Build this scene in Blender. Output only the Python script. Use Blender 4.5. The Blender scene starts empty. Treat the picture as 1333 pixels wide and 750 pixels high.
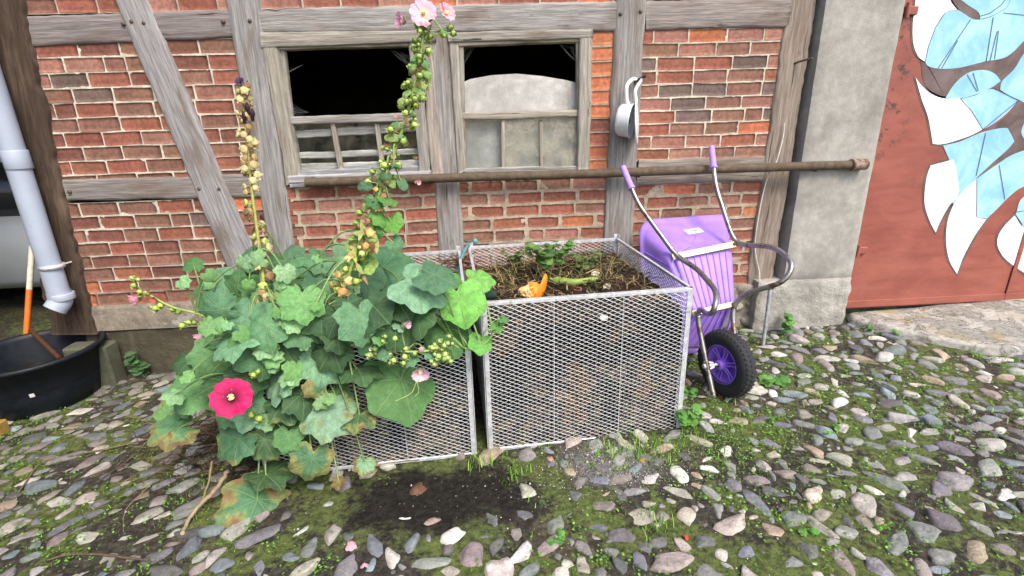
import bpy, bmesh, math, random
import numpy as np
from mathutils import Vector, Matrix, noise
from math import sin, cos, pi, radians, tan, atan2, hypot, sqrt

# ---------------------------------------------------------------- camera, world, sun, exposure
SC = bpy.context.scene
COL = SC.collection
PW, PH, FPX = 1333.0, 750.0, 650.0
PITCH, ROLL, YAW = radians(18.5), radians(-1.7), radians(2.9)
CAM = np.array([0.0, -3.1, 1.45])
_fw = np.array([sin(YAW)*cos(PITCH), cos(YAW)*cos(PITCH), -sin(PITCH)])
_rt = np.array([cos(YAW), -sin(YAW), 0.0])
_up = np.cross(_rt, _fw)
CR = cos(ROLL)*_rt + sin(ROLL)*_up
CU = -sin(ROLL)*_rt + cos(ROLL)*_up
cam_data = bpy.data.cameras.new('camera')
cam = bpy.data.objects.new('camera', cam_data)
COL.objects.link(cam)
cam_data.sensor_fit = 'HORIZONTAL'; cam_data.sensor_width = 36.0
cam_data.lens = FPX/PW*36.0
cam_data.clip_start = 0.02; cam_data.clip_end = 500
cam.matrix_world = Matrix(((CR[0], CU[0], -_fw[0], CAM[0]), (CR[1], CU[1], -_fw[1], CAM[1]),
                           (CR[2], CU[2], -_fw[2], CAM[2]), (0, 0, 0, 1)))
SC.camera = cam

world = bpy.data.worlds.new('World'); SC.world = world; world.use_nodes = True
SUN_EL, SUN_AZ = radians(52), radians(28)      # sun behind the camera, a little to the right
wn = world.node_tree.nodes; wl = world.node_tree.links
sky = wn.new('ShaderNodeTexSky'); sky.sky_type = 'NISHITA'; sky.sun_disc = False
sky.sun_elevation = SUN_EL; sky.sun_rotation = pi - SUN_AZ
sky.air_density = 1.0; sky.dust_density = 3.0; sky.ozone_density = 0.6
bg = wn['Background']; bg.inputs['Strength'].default_value = 0.15
wl.new(sky.outputs[0], bg.inputs['Color'])
sun_d = bpy.data.lights.new('sun', 'SUN'); sun_d.energy = 1.5; sun_d.angle = radians(22)
sun_d.color = (1.0, 0.93, 0.84)
sun = bpy.data.objects.new('sun', sun_d); COL.objects.link(sun)
sd = Vector((sin(SUN_AZ)*cos(SUN_EL), -cos(SUN_AZ)*cos(SUN_EL), sin(SUN_EL)))
sun.rotation_euler = sd.to_track_quat('Z', 'Y').to_euler(); sun.location = sd*12
vs = SC.view_settings
vs.view_transform = 'Standard'; vs.look = 'None'; vs.exposure = 1.08; vs.gamma = 1.0; vs.use_curve_mapping = False

# ---------------------------------------------------------------- helpers
RNG = random.Random(7)
NR = np.random.default_rng(11)
def ray(x, y): return _fw*FPX + CR*(x-PW/2) - CU*(y-PH/2)
def at(x, y, Y=0.0):
    d = ray(x, y); return CAM + d*((Y-CAM[1])/d[1])
SLOPE = 0.03
def atg(x, y, h=0.0):
    d = ray(x, y); n = np.array([-SLOPE, 0, 1.0]); return CAM + d*((h - CAM@n)/(d@n))
def zc(P): return (np.asarray(P)-CAM)@_fw
def gz(x, y=0): return SLOPE*max(-4.0, min(4.0, x))
def nz(x, y, z=0.0): return noise.noise(Vector((x, y, z)))
def unit(v): v = np.asarray(v, float); return v/np.linalg.norm(v)
def srgb(r, g, b, k=1.0):
    f = lambda c: (c/12.92 if c <= .04045 else ((c+.055)/1.055)**2.4)*k
    return (f(r/255), f(g/255), f(b/255))
def jit(c, a, rng=RNG):
    m = 1+rng.uniform(-a, a); return tuple(max(0.004, v*m*(1+rng.uniform(-a, a)*.35)) for v in c)

class MB:
    def __init__(s): s.v = []; s.f = []; s.c = []; s.u = []; s.n = 0; s.sm = []
    def add(s, verts, faces, col=(1, 1, 1), uvw=None, smooth=True):
        verts = np.asarray(verts, float).reshape(-1, 3); k = len(verts)
        s.v.append(verts)
        col = np.asarray(col, float)
        s.c.append(np.tile(col, (k, 1)) if col.ndim == 1 else col)
        s.u.append(np.zeros((k, 3)) if uvw is None else np.asarray(uvw, float))
        n = s.n
        s.f.extend([tuple(i+n for i in f) for f in faces]); s.sm.extend([smooth]*len(faces))
        s.n += k
    def build(s, name, mat, parent=None):
        if s.n == 0: return None
        V = np.concatenate(s.v)
        if parent is not None: V = V - np.array(parent['_w'])
        me = bpy.data.meshes.new(name)
        me.from_pydata(V.tolist(), [], s.f); 
        me.polygons.foreach_set('use_smooth', s.sm)
        c = np.ones((s.n, 4), np.float32); c[:, :3] = np.concatenate(s.c)
        a = me.color_attributes.new('Col', 'FLOAT_COLOR', 'POINT'); a.data.foreach_set('color', c.ravel())
        b = me.attributes.new('uvw', 'FLOAT_VECTOR', 'POINT')
        b.data.foreach_set('vector', np.concatenate(s.u).astype(np.float32).ravel())
        me.materials.append(mat); me.update()
        o = bpy.data.objects.new(name, me); COL.objects.link(o)
        if parent is not None:
            o.parent = parent; o['_w'] = list(parent['_w'])
        else: o['_w'] = [0.0, 0.0, 0.0]
        return o
def tag(o, label, cat, group=None, kind=None):
    if label: o['label'] = label
    if cat: o['category'] = cat
    if group: o['group'] = group
    if kind: o['kind'] = kind
    return o
def thing(name, label, cat, loc=(0, 0, 0), group=None):
    o = bpy.data.objects.new(name, None); COL.objects.link(o)
    o.location = loc; o['_w'] = [float(c) for c in loc]; o.empty_display_size = .1
    return tag(o, label, cat, group)

# ---- shape helpers
def grid_faces(nu, nv, off=0, wrap=False):
    F = []
    for i in range(nu-1):
        for j in range(nv if wrap else nv-1):
            a = off+i*nv+j; b = off+i*nv+(j+1) % nv; F.append((a, b, b+nv, a+nv))
    return F
def box(mb, c, size, col=(1, 1, 1), ax=None, bev=0.0):
    ax = np.eye(3) if ax is None else np.asarray(ax, float)
    sx, sy, sz = np.asarray(size)/2.0
    if bev <= 0:
        P = np.array([[a, b, d] for a in (-sx, sx) for b in (-sy, sy) for d in (-sz, sz)])
        mb.add(np.asarray(c)+P@ax, [(0, 1, 3, 2), (4, 6, 7, 5), (0, 4, 5, 1), (2, 3, 7, 6), (0, 2, 6, 4), (1, 5, 7, 3)], col, smooth=False); return
    bev = min(bev, sx*.9, sy*.9, sz*.9); P = []; idx = {}
    for a in (-1, 1):
        for b in (-1, 1):
            for d in (-1, 1):
                for k in range(3):
                    q = [a*(sx-bev), b*(sy-bev), d*(sz-bev)]; q[k] = (a, b, d)[k]*(sx, sy, sz)[k]
                    idx[(a, b, d, k)] = len(P); P.append(q)
    F = []
    for k in range(3):
        o = [i for i in range(3) if i != k]
        for s in (-1, 1):
            f = []
            for (p, q) in ((-1, -1), (1, -1), (1, 1), (-1, 1)):
                t = [0, 0, 0]; t[k] = s; t[o[0]] = p; t[o[1]] = q; f.append(idx[(*t, k)])
            F.append(tuple(f))
    for k in range(3):
        o = [i for i in range(3) if i != k]
        for p in (-1, 1):
            for q in (-1, 1):
                f = []
                for s, ks in ((-1, (o[0], o[1])), (1, (o[1], o[0]))):
                    for kk in ks:
                        t = [0, 0, 0]; t[k] = s; t[o[0]] = p; t[o[1]] = q; f.append(idx[(*t, kk)])
                F.append(tuple(f))
    for a in (-1, 1):
        for b in (-1, 1):
            for d in (-1, 1): F.append((idx[(a, b, d, 0)], idx[(a, b, d, 1)], idx[(a, b, d, 2)]))
    mb.add(np.asarray(c)+np.array(P)@ax, F, col, smooth=False)
def tube(mb, pts, r, n=8, col=(1, 1, 1), cap=True, sm=0):
    pts = [np.asarray(p, float) for p in pts]
    if sm: pts = spline(pts, sm)
    k = len(pts); r = np.interp(np.linspace(0, 1, k), np.linspace(0, 1, len(r)), r) if hasattr(r, '__len__') else np.full(k, r)
    V = []; UV = []; ref = None; L = 0
    for i, p in enumerate(pts):
        t = unit(pts[min(i+1, k-1)]-pts[max(i-1, 0)]+1e-9)
        if ref is None:
            ref = np.array([0, 0, 1.0]) if abs(t[2]) < .9 else np.array([1.0, 0, 0])
        a = ref-t*(ref@t); a = unit(a); ref = a; b = np.cross(t, a)
        if i: L += np.linalg.norm(p-pts[i-1])
        for j in range(n):
            w = 2*pi*j/n; V.append(p+(a*cos(w)+b*sin(w))*r[i]); UV.append((L, r[i]*w, 0))
    F = grid_faces(k, n, 0, True)
    mb.add(V, F, col, UV)
    if cap: mb.add(V[:n]+V[-n:], [tuple(range(n))[::-1], tuple(range(n, 2*n))], col, UV[:n]+UV[-n:], smooth=False)
def spline(P, m=6):
    P = [np.asarray(p, float) for p in P]; Q = [2*P[0]-P[1]]+P+[2*P[-1]-P[-2]]; out = []
    for i in range(1, len(Q)-2):
        a, b, c, d = Q[i-1:i+3]
        for k in range(m):
            t = k/m
            out.append(.5*((2*b)+(c-a)*t+(2*a-5*b+4*c-d)*t*t+(3*b-a-3*c+d)*t**3))
    out.append(P[-1]); return out
def fillet(P, R, m=6):
    P = [np.asarray(p, float) for p in P]; out = [P[0]]
    for i in range(1, len(P)-1):
        a, b, c = P[i-1], P[i], P[i+1]; d1 = min(R, .49*np.linalg.norm(a-b)); d2 = min(R, .49*np.linalg.norm(c-b))
        p = b+unit(a-b)*d1; q = b+unit(c-b)*d2
        for k in range(m+1):
            t = k/m; out.append((1-t)**2*p+2*t*(1-t)*b+t*t*q)
    out.append(P[-1]); return out
def lathe(mb, prof, c, ax, n=24, col=(1, 1, 1), ref=None):
    """prof: list of (radius, height along ax)"""
    ax = unit(ax); ref = np.array([0, 0, 1.0]) if ref is None else ref
    if abs(ax@ref) > .95: ref = np.array([1.0, 0, 0])
    a = unit(ref-ax*(ref@ax)); b = np.cross(ax, a); V = []
    for (r, h) in prof:
        for j in range(n):
            w = 2*pi*j/n; V.append(np.asarray(c)+ax*h+(a*cos(w)+b*sin(w))*r)
    mb.add(V, grid_faces(len(prof), n, 0, True), col)
def sphere(mb, c, r, col=(1, 1, 1), n=10, m=7, ax=(0, 0, 1)):
    rr = np.ones(3)*r if not hasattr(r, '__len__') else np.asarray(r)
    lathe(mb, [(max(1e-5, sin(pi*i/m))*rr[0], -cos(pi*i/m)*rr[2]) for i in range(m+1)], c, ax, n, col)

# ---- node helper
class NT:
    def __init__(s, name):
        s.m = bpy.data.materials.new(name); s.m.use_nodes = True
        s.n = s.m.node_tree.nodes; s.l = s.m.node_tree.links
        s.p = s.n['Principled BSDF']; s.out = s.n['Material Output']
    def put(s, sock, v):
        if hasattr(v, 'is_linked') or isinstance(v, bpy.types.NodeSocket): s.l.new(v, sock)
        else:
            if hasattr(sock.default_value, '__len__') and len(sock.default_value) == 4 and len(v) == 3: v = (*v, 1)
            sock.default_value = v
    def attr(s, name, out='Color'):
        a = s.n.new('ShaderNodeAttribute'); a.attribute_name = name; return a.outputs[out]
    def obj(s): return s.n.new('ShaderNodeTexCoord').outputs['Object']
    def map(s, v, scale=(1, 1, 1), loc=(0, 0, 0), rot=(0, 0, 0)):
        m = s.n.new('ShaderNodeMapping'); s.put(m.inputs['Vector'], v)
        m.inputs['Scale'].default_value = scale; m.inputs['Location'].default_value = loc; m.inputs['Rotation'].default_value = rot
        return m.outputs[0]
    def noise(s, v, scale=5, detail=4, rough=.55, dist=0, out='Fac'):
        t = s.n.new('ShaderNodeTexNoise'); s.put(t.inputs['Vector'], v)
        t.inputs['Scale'].default_value = scale; t.inputs['Detail'].default_value = detail
        t.inputs['Roughness'].default_value = rough; t.inputs['Distortion'].default_value = dist
        return t.outputs[out]
    def voro(s, v, scale=5, feature='F1', out='Distance'):
        t = s.n.new('ShaderNodeTexVoronoi'); t.feature = feature; s.put(t.inputs['Vector'], v); t.inputs['Scale'].default_value = scale
        return t.outputs[out]
    def ramp(s, f, lo, hi, a=0.0, b=1.0):
        t = s.n.new('ShaderNodeMapRange'); s.put(t.inputs[0], f); t.interpolation_type = 'SMOOTHSTEP'
        for i, v in enumerate((lo, hi, a, b)): t.inputs[i+1].default_value = v
        return t.outputs[0]
    def math(s, op, a, b=0.0, c=0.0):
        t = s.n.new('ShaderNodeMath'); t.operation = op; s.put(t.inputs[0], a); s.put(t.inputs[1], b)
        s.put(t.inputs[2], c); return t.outputs[0]
    def mix(s, f, a, b, mode='MIX'):
        t = s.n.new('ShaderNodeMix'); t.data_type = 'RGBA'; t.blend_type = mode; t.clamp_factor = True
        s.put(t.inputs[0], f); s.put(t.inputs[6], a); s.put(t.inputs[7], b); return t.outputs[2]
    def sep(s, v):
        t = s.n.new('ShaderNodeSeparateXYZ'); s.put(t.inputs[0], v); return t.outputs
    def bump(s, h, strength=.5, dist=.005, nrm=None):
        t = s.n.new('ShaderNodeBump'); s.put(t.inputs['Height'], h); t.inputs['Strength'].default_value = strength
        t.inputs['Distance'].default_value = dist
        if nrm is not None: s.put(t.inputs['Normal'], nrm)
        return t.outputs[0]
    def fin(s, col, rough=.8, nrm=None, metal=0.0, spec=.5):
        s.put(s.p.inputs['Base Color'], col); s.put(s.p.inputs['Roughness'], rough); s.put(s.p.inputs['Metallic'], metal)
        s.put(s.p.inputs['Specular IOR Level'], spec)
        if nrm is not None: s.put(s.p.inputs['Normal'], nrm)
        return s.m

def mul(t, col, f): return t.mix(1.0, col, f, 'MULTIPLY')
def grey(t, f, a, b):   # factor -> grey multiplier colour
    return t.mix(f, (a, a, a), (b, b, b))
def simple(name, col, rough=.6, metal=0, var=.2, scale=30, bump=.2, dist=.002, vcol=False, spec=.5, spots=None):
    t = NT(name); o = t.obj(); n = t.noise(o, scale, 5)
    base = t.attr('Col') if vcol else (*col, 1)
    c = mul(t, base, grey(t, t.ramp(n, .3, .7), 1-var, 1+var))
    if spots:   # (colour, scale, threshold)
        c = t.mix(t.ramp(t.noise(o, spots[1], 6, .65), spots[2], spots[2]+.06), c, (*spots[0], 1))
    return t.fin(c, t.ramp(n, .2, .8, max(0, rough-.1), min(1, rough+.1)), t.bump(t.noise(o, scale*3, 4), bump, dist) if bump else None, metal, spec)

M = {}
def m_brick():
    t = NT('old_brick'); o = t.obj(); c = t.attr('Col')
    n1 = t.noise(o, 45, 6, .65); n2 = t.noise(o, 9, 4); n3 = t.noise(o, 220, 3)
    c = mul(t, c, grey(t, t.ramp(n1, .3, .72), .72, 1.22)); c = mul(t, c, grey(t, t.ramp(n2, .3, .7), .85, 1.12))
    c = t.mix(t.ramp(t.noise(o, 14, 6, .7), .66, .84, 0, .25), c, (.30, .24, .19, 1))      # lime bloom
    c = t.mix(t.ramp(n3, .68, .8, 0, .6), c, (.03, .02, .017, 1))
    h = t.math('ADD', n1, t.math('MULTIPLY', n3, .5))
    return t.fin(c, .9, t.bump(h, .7, .006), 0, .25)
def m_mortar():
    t = NT('lime_mortar'); o = t.obj(); c = t.attr('Col')
    n1 = t.noise(o, 30, 6, .7); n2 = t.noise(o, 6, 4); n3 = t.noise(o, 250, 3)
    c = mul(t, c, grey(t, t.ramp(n1, .3, .75), .68, 1.15)); c = mul(t, c, grey(t, t.ramp(n2, .35, .65), .82, 1.1))
    c = t.mix(t.ramp(t.noise(o, 4, 5), .62, .75, 0, .4), c, (.16, .12, .08, 1))
    return t.fin(c, .95, t.bump(t.math('ADD', n1, t.math('MULTIPLY', n3, .4)), .9, .008), 0, .2)
def m_wood():
    t = NT('weathered_oak'); u = t.attr('uvw', 'Vector'); c = t.attr('Col')
    st = t.noise(t.map(u, (4, 70, 1)), 1, 6, .65, .4); fine = t.noise(t.map(u, (9, 260, 1)), 1, 3, .6)
    pat = t.noise(t.map(u, (2.2, 9, 1)), 1, 5, .6); crack = t.noise(t.map(u, (1.6, 42, 1), (3, 7, 0)), 1, 3, .5, .8)
    c = mul(t, c, grey(t, t.ramp(st, .28, .75), .6, 1.3)); c = mul(t, c, grey(t, t.ramp(fine, .3, .7), .85, 1.12))
    c = t.mix(t.ramp(pat, .50, .68, 0, .7), c, (.15, .105, .075, 1)); c = t.mix(t.ramp(t.noise(t.map(u, (5, 22, 1), (5, 2, 0)), 1, 6, .75), .60, .70, 0, .7), c, (.05, .036, .028, 1))
    c = t.mix(t.ramp(t.noise(t.map(u, (6, 14, 1), (1, 1, 0)), 1, 5, .7), .64, .78, 0, .45), c, (.44, .41, .38, 1))
    ck = t.ramp(crack, .315, .27)
    c = t.mix(t.math('MULTIPLY', ck, .85), c, (.022, .018, .015, 1))
    h = t.math('SUBTRACT', t.math('ADD', st, t.math('MULTIPLY', fine, .4)), t.math('MULTIPLY', ck, 1.6))
    return t.fin(c, .88, t.bump(h, .8, .006), 0, .25)
def m_concrete(name, col, rough):
    t = NT(name); o = t.obj()
    n1 = t.noise(o, 3.2, 6, .6, .5); n2 = t.noise(o, 22, 6, .65); n3 = t.noise(o, 160, 4, .6)
    c = mul(t, (*col, 1), grey(t, t.ramp(n1, .3, .7), .74, 1.2)); c = mul(t, c, grey(t, t.ramp(n2, .3, .75), .86, 1.1))
    c = t.mix(t.ramp(t.noise(t.map(o, (9, 9, 1.2)), 1, 5, .6), .55, .75, 0, .35), c, (.18, .165, .13, 1))
    c = t.mix(t.ramp(n3, .66, .75, 0, .4), c, (.05, .047, .04, 1))
    h = t.math('ADD', t.math('MULTIPLY', n2, rough), n3)
    return t.fin(c, .93, t.bump(h, .5+.3*(rough > 1), .004+.004*rough), 0, .25)
def m_red():
    t = NT('red_door_paint'); o = t.obj()
    n = t.noise(t.map(o, (3, 3, 9)), 1, 6, .65, .3); n2 = t.noise(o, 60, 5, .7)
    c = t.mix(t.ramp(n, .3, .7), (.225, .06, .042, 1), (.32, .095, .064, 1))
    c = t.mix(t.ramp(t.noise(t.map(o, (8, 8, 2)), 1, 6, .7), .55, .72, 0, .5), c, (.29, .095, .07, 1))
    x = t.sep(o)[0]; z = t.sep(o)[2]
    fl = t.math('MULTIPLY', t.ramp(t.noise(o, 14, 7, .75), .53, .6), t.ramp(x, .38, .1)); fl = t.math('MULTIPLY', fl, t.ramp(z, .85, 1.2))
    c = t.mix(fl, c, (.055, .03, .024, 1))
    c = t.mix(t.ramp(n2, .68, .74, 0, .7), c, (.09, .04, .03, 1))
    return t.fin(c, t.ramp(n, .3, .7, .5, .68), t.bump(t.math('ADD', n2, t.math('MULTIPLY', fl, -1)), .25, .003))
def m_paint(name, a, b, sc=5, rough=.6):
    t = NT(name); o = t.obj(); n = t.noise(o, sc, 6, .65, .6)
    c = t.mix(t.ramp(n, .32, .7), (*a, 1), (*b, 1))
    c = t.mix(t.ramp(t.noise(o, 30, 7, .75), .66, .75, 0, .45), c, (.16, .12, .11, 1))
    return t.fin(c, rough, t.bump(t.noise(o, 90, 4), .15, .002))
def m_rust():
    t = NT('rusty_iron'); o = t.obj(); n = t.noise(o, 26, 6, .7); n2 = t.noise(o, 120, 4)
    c = t.mix(t.ramp(n, .3, .7), (.075, .055, .036, 1), (.14, .105, .07, 1))
    c = t.mix(t.ramp(t.noise(o, 9, 6, .7), .56, .74, 0, .6), c, (.2, .155, .11, 1))
    return t.fin(c, .8, t.bump(t.math('ADD', n, n2), .5, .004), .15, .3)
def m_leaf():
    t = NT('leaf_surface'); u = t.attr('uvw', 'Vector'); c = t.attr('Col')
    X, Y, Z = t.sep(u)
    r = t.math('SQRT', t.math('ADD', t.math('MULTIPLY', X, X), t.math('MULTIPLY', Y, Y)))
    a = t.math('DIVIDE', t.math('ARCTAN2', Y, X), radians(52))
    d = t.math('MULTIPLY', t.math('MULTIPLY', t.math('ABSOLUTE', t.math('SUBTRACT', a, t.math('ROUND', a))), radians(52)), r)
    vein = t.ramp(d, .028, .008)
    # side veins: chevrons off each main vein
    sv = t.math('FRACT', t.math('ADD', t.math('MULTIPLY', r, 6.0), t.math('MULTIPLY', d, -7.0)))
    sv = t.math('MULTIPLY', t.ramp(t.math('ABSOLUTE', t.math('SUBTRACT', sv, .5)), .09, .02), t.ramp(r, .12, .3))
    w = t.map(u, (1, 1, 9)); n1 = t.noise(w, 5, 5, .65); n2 = t.noise(w, 22, 4, .65)
    c = mul(t, c, grey(t, t.ramp(n1, .3, .7), .78, 1.2)); c = mul(t, c, grey(t, t.ramp(n2, .3, .7), .88, 1.1))
    c = t.mix(t.math('MULTIPLY', vein, .5), c, (.2, .3, .13, 1)); c = t.mix(t.math('MULTIPLY', sv, .22), c, (.19, .28, .13, 1))
    c = t.mix(t.ramp(t.noise(w, 11, 6, .75), .655, .72, 0, .65), c, (.22, .17, .055, 1))   # rust spots
    h = t.math('SUBTRACT', n2, t.math('ADD', t.math('MULTIPLY', vein, 1.1), t.math('MULTIPLY', sv, .6)))
    t.fin(c, .62, t.bump(h, .55, .004), 0, .35)
    tr = t.n.new('ShaderNodeBsdfTranslucent'); t.put(tr.inputs[0], mul(t, c, (1.3, 1.5, .6, 1)))
    mx = t.n.new('ShaderNodeMixShader'); mx.inputs[0].default_value = .22
    t.l.new(t.p.outputs[0], mx.inputs[1]); t.l.new(tr.outputs[0], mx.inputs[2]); t.l.new(mx.outputs[0], t.out.inputs[0])
    return t.m
def m_petal():
    t = NT('petal'); c = t.attr('Col'); u = t.attr('uvw', 'Vector')
    n = t.noise(t.map(u, (3, 40, 1)), 1, 3)
    c = mul(t, c, grey(t, t.ramp(n, .3, .7), .86, 1.1))
    t.fin(c, .6, t.bump(n, .3, .002), 0, .3)
    tr = t.n.new('ShaderNodeBsdfTranslucent'); t.put(tr.inputs[0], c)
    mx = t.n.new('ShaderNodeMixShader'); mx.inputs[0].default_value = .3
    t.l.new(t.p.outputs[0], mx.inputs[1]); t.l.new(tr.outputs[0], mx.inputs[2]); t.l.new(mx.outputs[0], t.out.inputs[0])
    return t.m
def m_soil():
    t = NT('soil_and_moss'); o = t.obj()
    n1 = t.noise(o, 3.2, 6, .65, .5); n2 = t.noise(o, 40, 6, .7); n3 = t.noise(o, 200, 4, .7); X, Y, Z = t.sep(o)
    soil = t.mix(t.ramp(n2, .35, .75), (.02, .018, .014, 1), (.075, .066, .052, 1))
    soil = t.mix(t.ramp(n3, .66, .72, 0, .8), soil, (.3, .28, .25, 1))
    soil = t.mix(t.ramp(t.noise(o, 1.1, 3), .45, .65), soil, mul(t, soil, (1.5, 1.4, 1.25, 1)))
    moss = t.mix(t.ramp(n2, .3, .7), (.05, .07, .018, 1), (.165, .215, .05, 1)); moss = t.mix(t.ramp(t.noise(o, 85, 5, .7), .5, .62, 0, .8), moss, (.06, .055, .038, 1))
    moss = t.mix(t.ramp(t.noise(o, 130, 3, .7), .6, .68, 0, .6), moss, (.17, .19, .07, 1))
    msk = t.ramp(t.math('ADD', n1, t.math('MULTIPLY', t.math('SUBTRACT', n2, .5), .3)), .47, .56)
    # bare dark soil in front of the compost bins
    dx = t.math('MULTIPLY', t.math('ADD', X, .25), 1.15); dy = t.math('MULTIPLY', t.math('ADD', Y, 1.42), 2.2)
    bare = t.ramp(t.math('ADD', t.math('SQRT', t.math('ADD', t.math('MULTIPLY', dx, dx), t.math('MULTIPLY', dy, dy))), t.math('MULTIPLY', t.math('SUBTRACT', n1, .5), 1.2)), .3, .62)
    soil = mul(t, soil, grey(t, bare, .5, 1.35))
    c = t.mix(t.math('MULTIPLY', t.math('MULTIPLY', msk, bare), .85), soil, moss)
    # spilled pale grit
    gx = t.math('MULTIPLY', t.math('SUBTRACT', X, .5), 1.0); gy = t.math('MULTIPLY', t.math('ADD', Y, 1.3), 1.6)
    g = t.math('SQRT', t.math('ADD', t.math('MULTIPLY', gx, gx), t.math('MULTIPLY', gy, gy)))
    g = t.ramp(t.math('ADD', g, t.math('MULTIPLY', t.math('SUBTRACT', n1, .5), .5)), .3, .08)
    c = t.mix(t.math('MULTIPLY', g, t.ramp(n3, .46, .6, .15, .9)), c, (.34, .33, .32, 1))
    h = t.math('ADD', n2, t.math('MULTIPLY', n3, .6))
    return t.fin(c, .95, t.bump(h, .9, .012), 0, .2)
def m_stone():
    t = NT('field_stone'); o = t.obj(); c = t.attr('Col'); n1 = t.noise(o, 22, 6, .65); n2 = t.noise(o, 110, 5, .7)
    n3 = t.noise(t.map(o, (8, 26, 20), rot=(.3, .2, .6)), 1, 4, .6)
    c = mul(t, c, grey(t, t.ramp(n1, .3, .72), .72, 1.2)); c = mul(t, c, grey(t, t.ramp(n2, .3, .7), .84, 1.14)); c = mul(t, c, grey(t, t.ramp(n3, .35, .65), .88, 1.1))
    c = t.mix(t.ramp(n2, .66, .76, 0, .5), c, (.5, .47, .43, 1))
    c = t.mix(t.ramp(t.noise(o, 7, 6, .7), .60, .70, 0, .7), c, (.05, .075, .014, 1)); c = t.mix(t.ramp(t.noise(o, 55, 5, .75), .62, .70, 0, .55), c, (.07, .065, .055, 1))
    return t.fin(c, t.ramp(n1, .3, .7, .62, .9), t.bump(t.math('ADD', n1, t.math('MULTIPLY', n2, .8)), .9, .010), 0, .3)
def m_debris():
    t = NT('compost_debris'); o = t.obj(); c = t.attr('Col'); n = t.noise(o, 60, 6, .75); n2 = t.noise(o, 240, 4)
    c = mul(t, c, grey(t, t.ramp(n, .3, .7), .35, 1.5)); c = mul(t, c, grey(t, t.ramp(n2, .3, .7), .7, 1.25))
    return t.fin(c, .95, t.bump(t.math('ADD', n, n2), 1.0, .014), 0, .15)
def m_glass(name='dusty_window_glass', d0=.0, d1=.07):
    t = NT(name); o = t.obj()
    tr = t.n.new('ShaderNodeBsdfTransparent'); tr.inputs[0].default_value = (.9, .92, .92, 1)
    gl = t.n.new('ShaderNodeBsdfGlossy'); gl.inputs['Roughness'].default_value = .04
    t.put(gl.inputs['Normal'], t.bump(t.noise(o, 6, 3), .25, .01))
    df = t.n.new('ShaderNodeBsdfDiffuse'); df.inputs[0].default_value = (.46, .43, .35, 1)
    m1 = t.n.new('ShaderNodeMixShader'); m1.inputs[0].default_value = .06
    m2 = t.n.new('ShaderNodeMixShader'); t.put(m2.inputs[0], t.ramp(t.noise(o, 12, 6, .7), .35, .75, d0, d1))
    t.l.new(tr.outputs[0], m1.inputs[1]); t.l.new(gl.outputs[0], m1.inputs[2])
    t.l.new(m1.outputs[0], m2.inputs[1]); t.l.new(df.outputs[0], m2.inputs[2]); t.l.new(m2.outputs[0], t.out.inputs[0])
    return t.m
M['brick'] = m_brick(); M['mortar'] = m_mortar(); M['wood'] = m_wood()
M['concrete'] = m_concrete('smooth_grey_render', (.35, .335, .30), .6); M['rough'] = m_concrete('rough_plaster', (.44, .42, .37), 2.2)
def m_slab():
    t = NT('lichened_sill_stone'); o = t.obj(); n1 = t.noise(o, 5, 6, .65, .8); n2 = t.noise(o, 34, 6, .7); n3 = t.noise(o, 3.1, 4, .6, .5)
    c = t.mix(t.ramp(n1, .3, .7), (.20, .19, .165, 1), (.44, .42, .37, 1)); c = mul(t, c, grey(t, t.ramp(n2, .3, .7), .7, 1.2))
    c = t.mix(t.ramp(n3, .56, .68, 0, .7), c, (.34, .27, .10, 1)); c = t.mix(t.ramp(t.noise(o, 8, 6, .7), .58, .7, 0, .6), c, (.07, .085, .03, 1))
    c = t.mix(t.ramp(t.math('ABSOLUTE', t.math('SUBTRACT', n1, .5)), .012, .004, 0, .8), c, (.04, .035, .03, 1))
    return t.fin(c, .92, t.bump(t.math('ADD', n1, t.math('MULTIPLY', n2, .5)), .8, .015), 0, .25)
M['slab'] = m_slab()
M['red'] = m_red(); M['white_paint'] = m_paint('white_wall_paint', (.78, .78, .76), (.9, .9, .88))
M['blue_paint'] = m_paint('light_blue_wall_paint', (.2, .45, .66), (.4, .68, .83), 4)
M['brown_paint'] = m_paint('dark_brown_wall_paint', (.09, .055, .05), (.17, .12, .115), 6); M['line_paint'] = m_paint('dark_blue_line_paint', (.03, .04, .09), (.05, .06, .12))
M['rust'] = m_rust(); M['leaf'] = m_leaf(); M['petal'] = m_petal(); M['soil'] = m_soil(); M['stone'] = m_stone(); M['debris'] = m_debris(); M['glass'] = m_glass(); M['grimy'] = m_glass('grimy_window_glass', .10, .6)
M['galv'] = simple('galvanised_steel', (.64, .66, .68), .42, .4, .15, 40, .1, .001, spots=((.42, .42, .42), 60, .58))
M['post'] = simple('dull_zinc_post', (.36, .38, .4), .5, .4, .25, 30, .15, .001)
M['tube'] = simple('worn_steel_tube', (.30, .285, .26), .3, .8, .15, 14, .05, .001, spots=((.15, .10, .065), 9, .55))
M['yellow_zinc'] = simple('yellow_passivated_steel', (.62, .52, .3), .42, .5, .15, 30, .05, .001)
M['purple'] = simple('purple_plastic', (.33, .19, .66), .45, 0, .10, 12, .05, .001, spots=((.26, .19, .3), 9, .62)); M['grip'] = simple('lilac_grip', (.36, .24, .68), .55, 0, .08, 40, .1, .001)
M['rim'] = simple('violet_wheel_rim', (.27, .13, .68), .38, 0, .08, 20, .05, .001)
M['rubber'] = simple('black_rubber', (.018, .019, .021), .8, 0, .25, 40, .3, .002); M['black'] = simple('black_plastic', (.008, .011, .016), .5, 0, .2, 25, .1, .001, spec=.3, spots=((.03, .034, .034), 40, .68))
M['pvc'] = simple('grey_plastic_pipe', (.36, .41, .5), .38, 0, .06, 6, .03, .001, spots=((.3, .32, .34), 12, .62))
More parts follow.
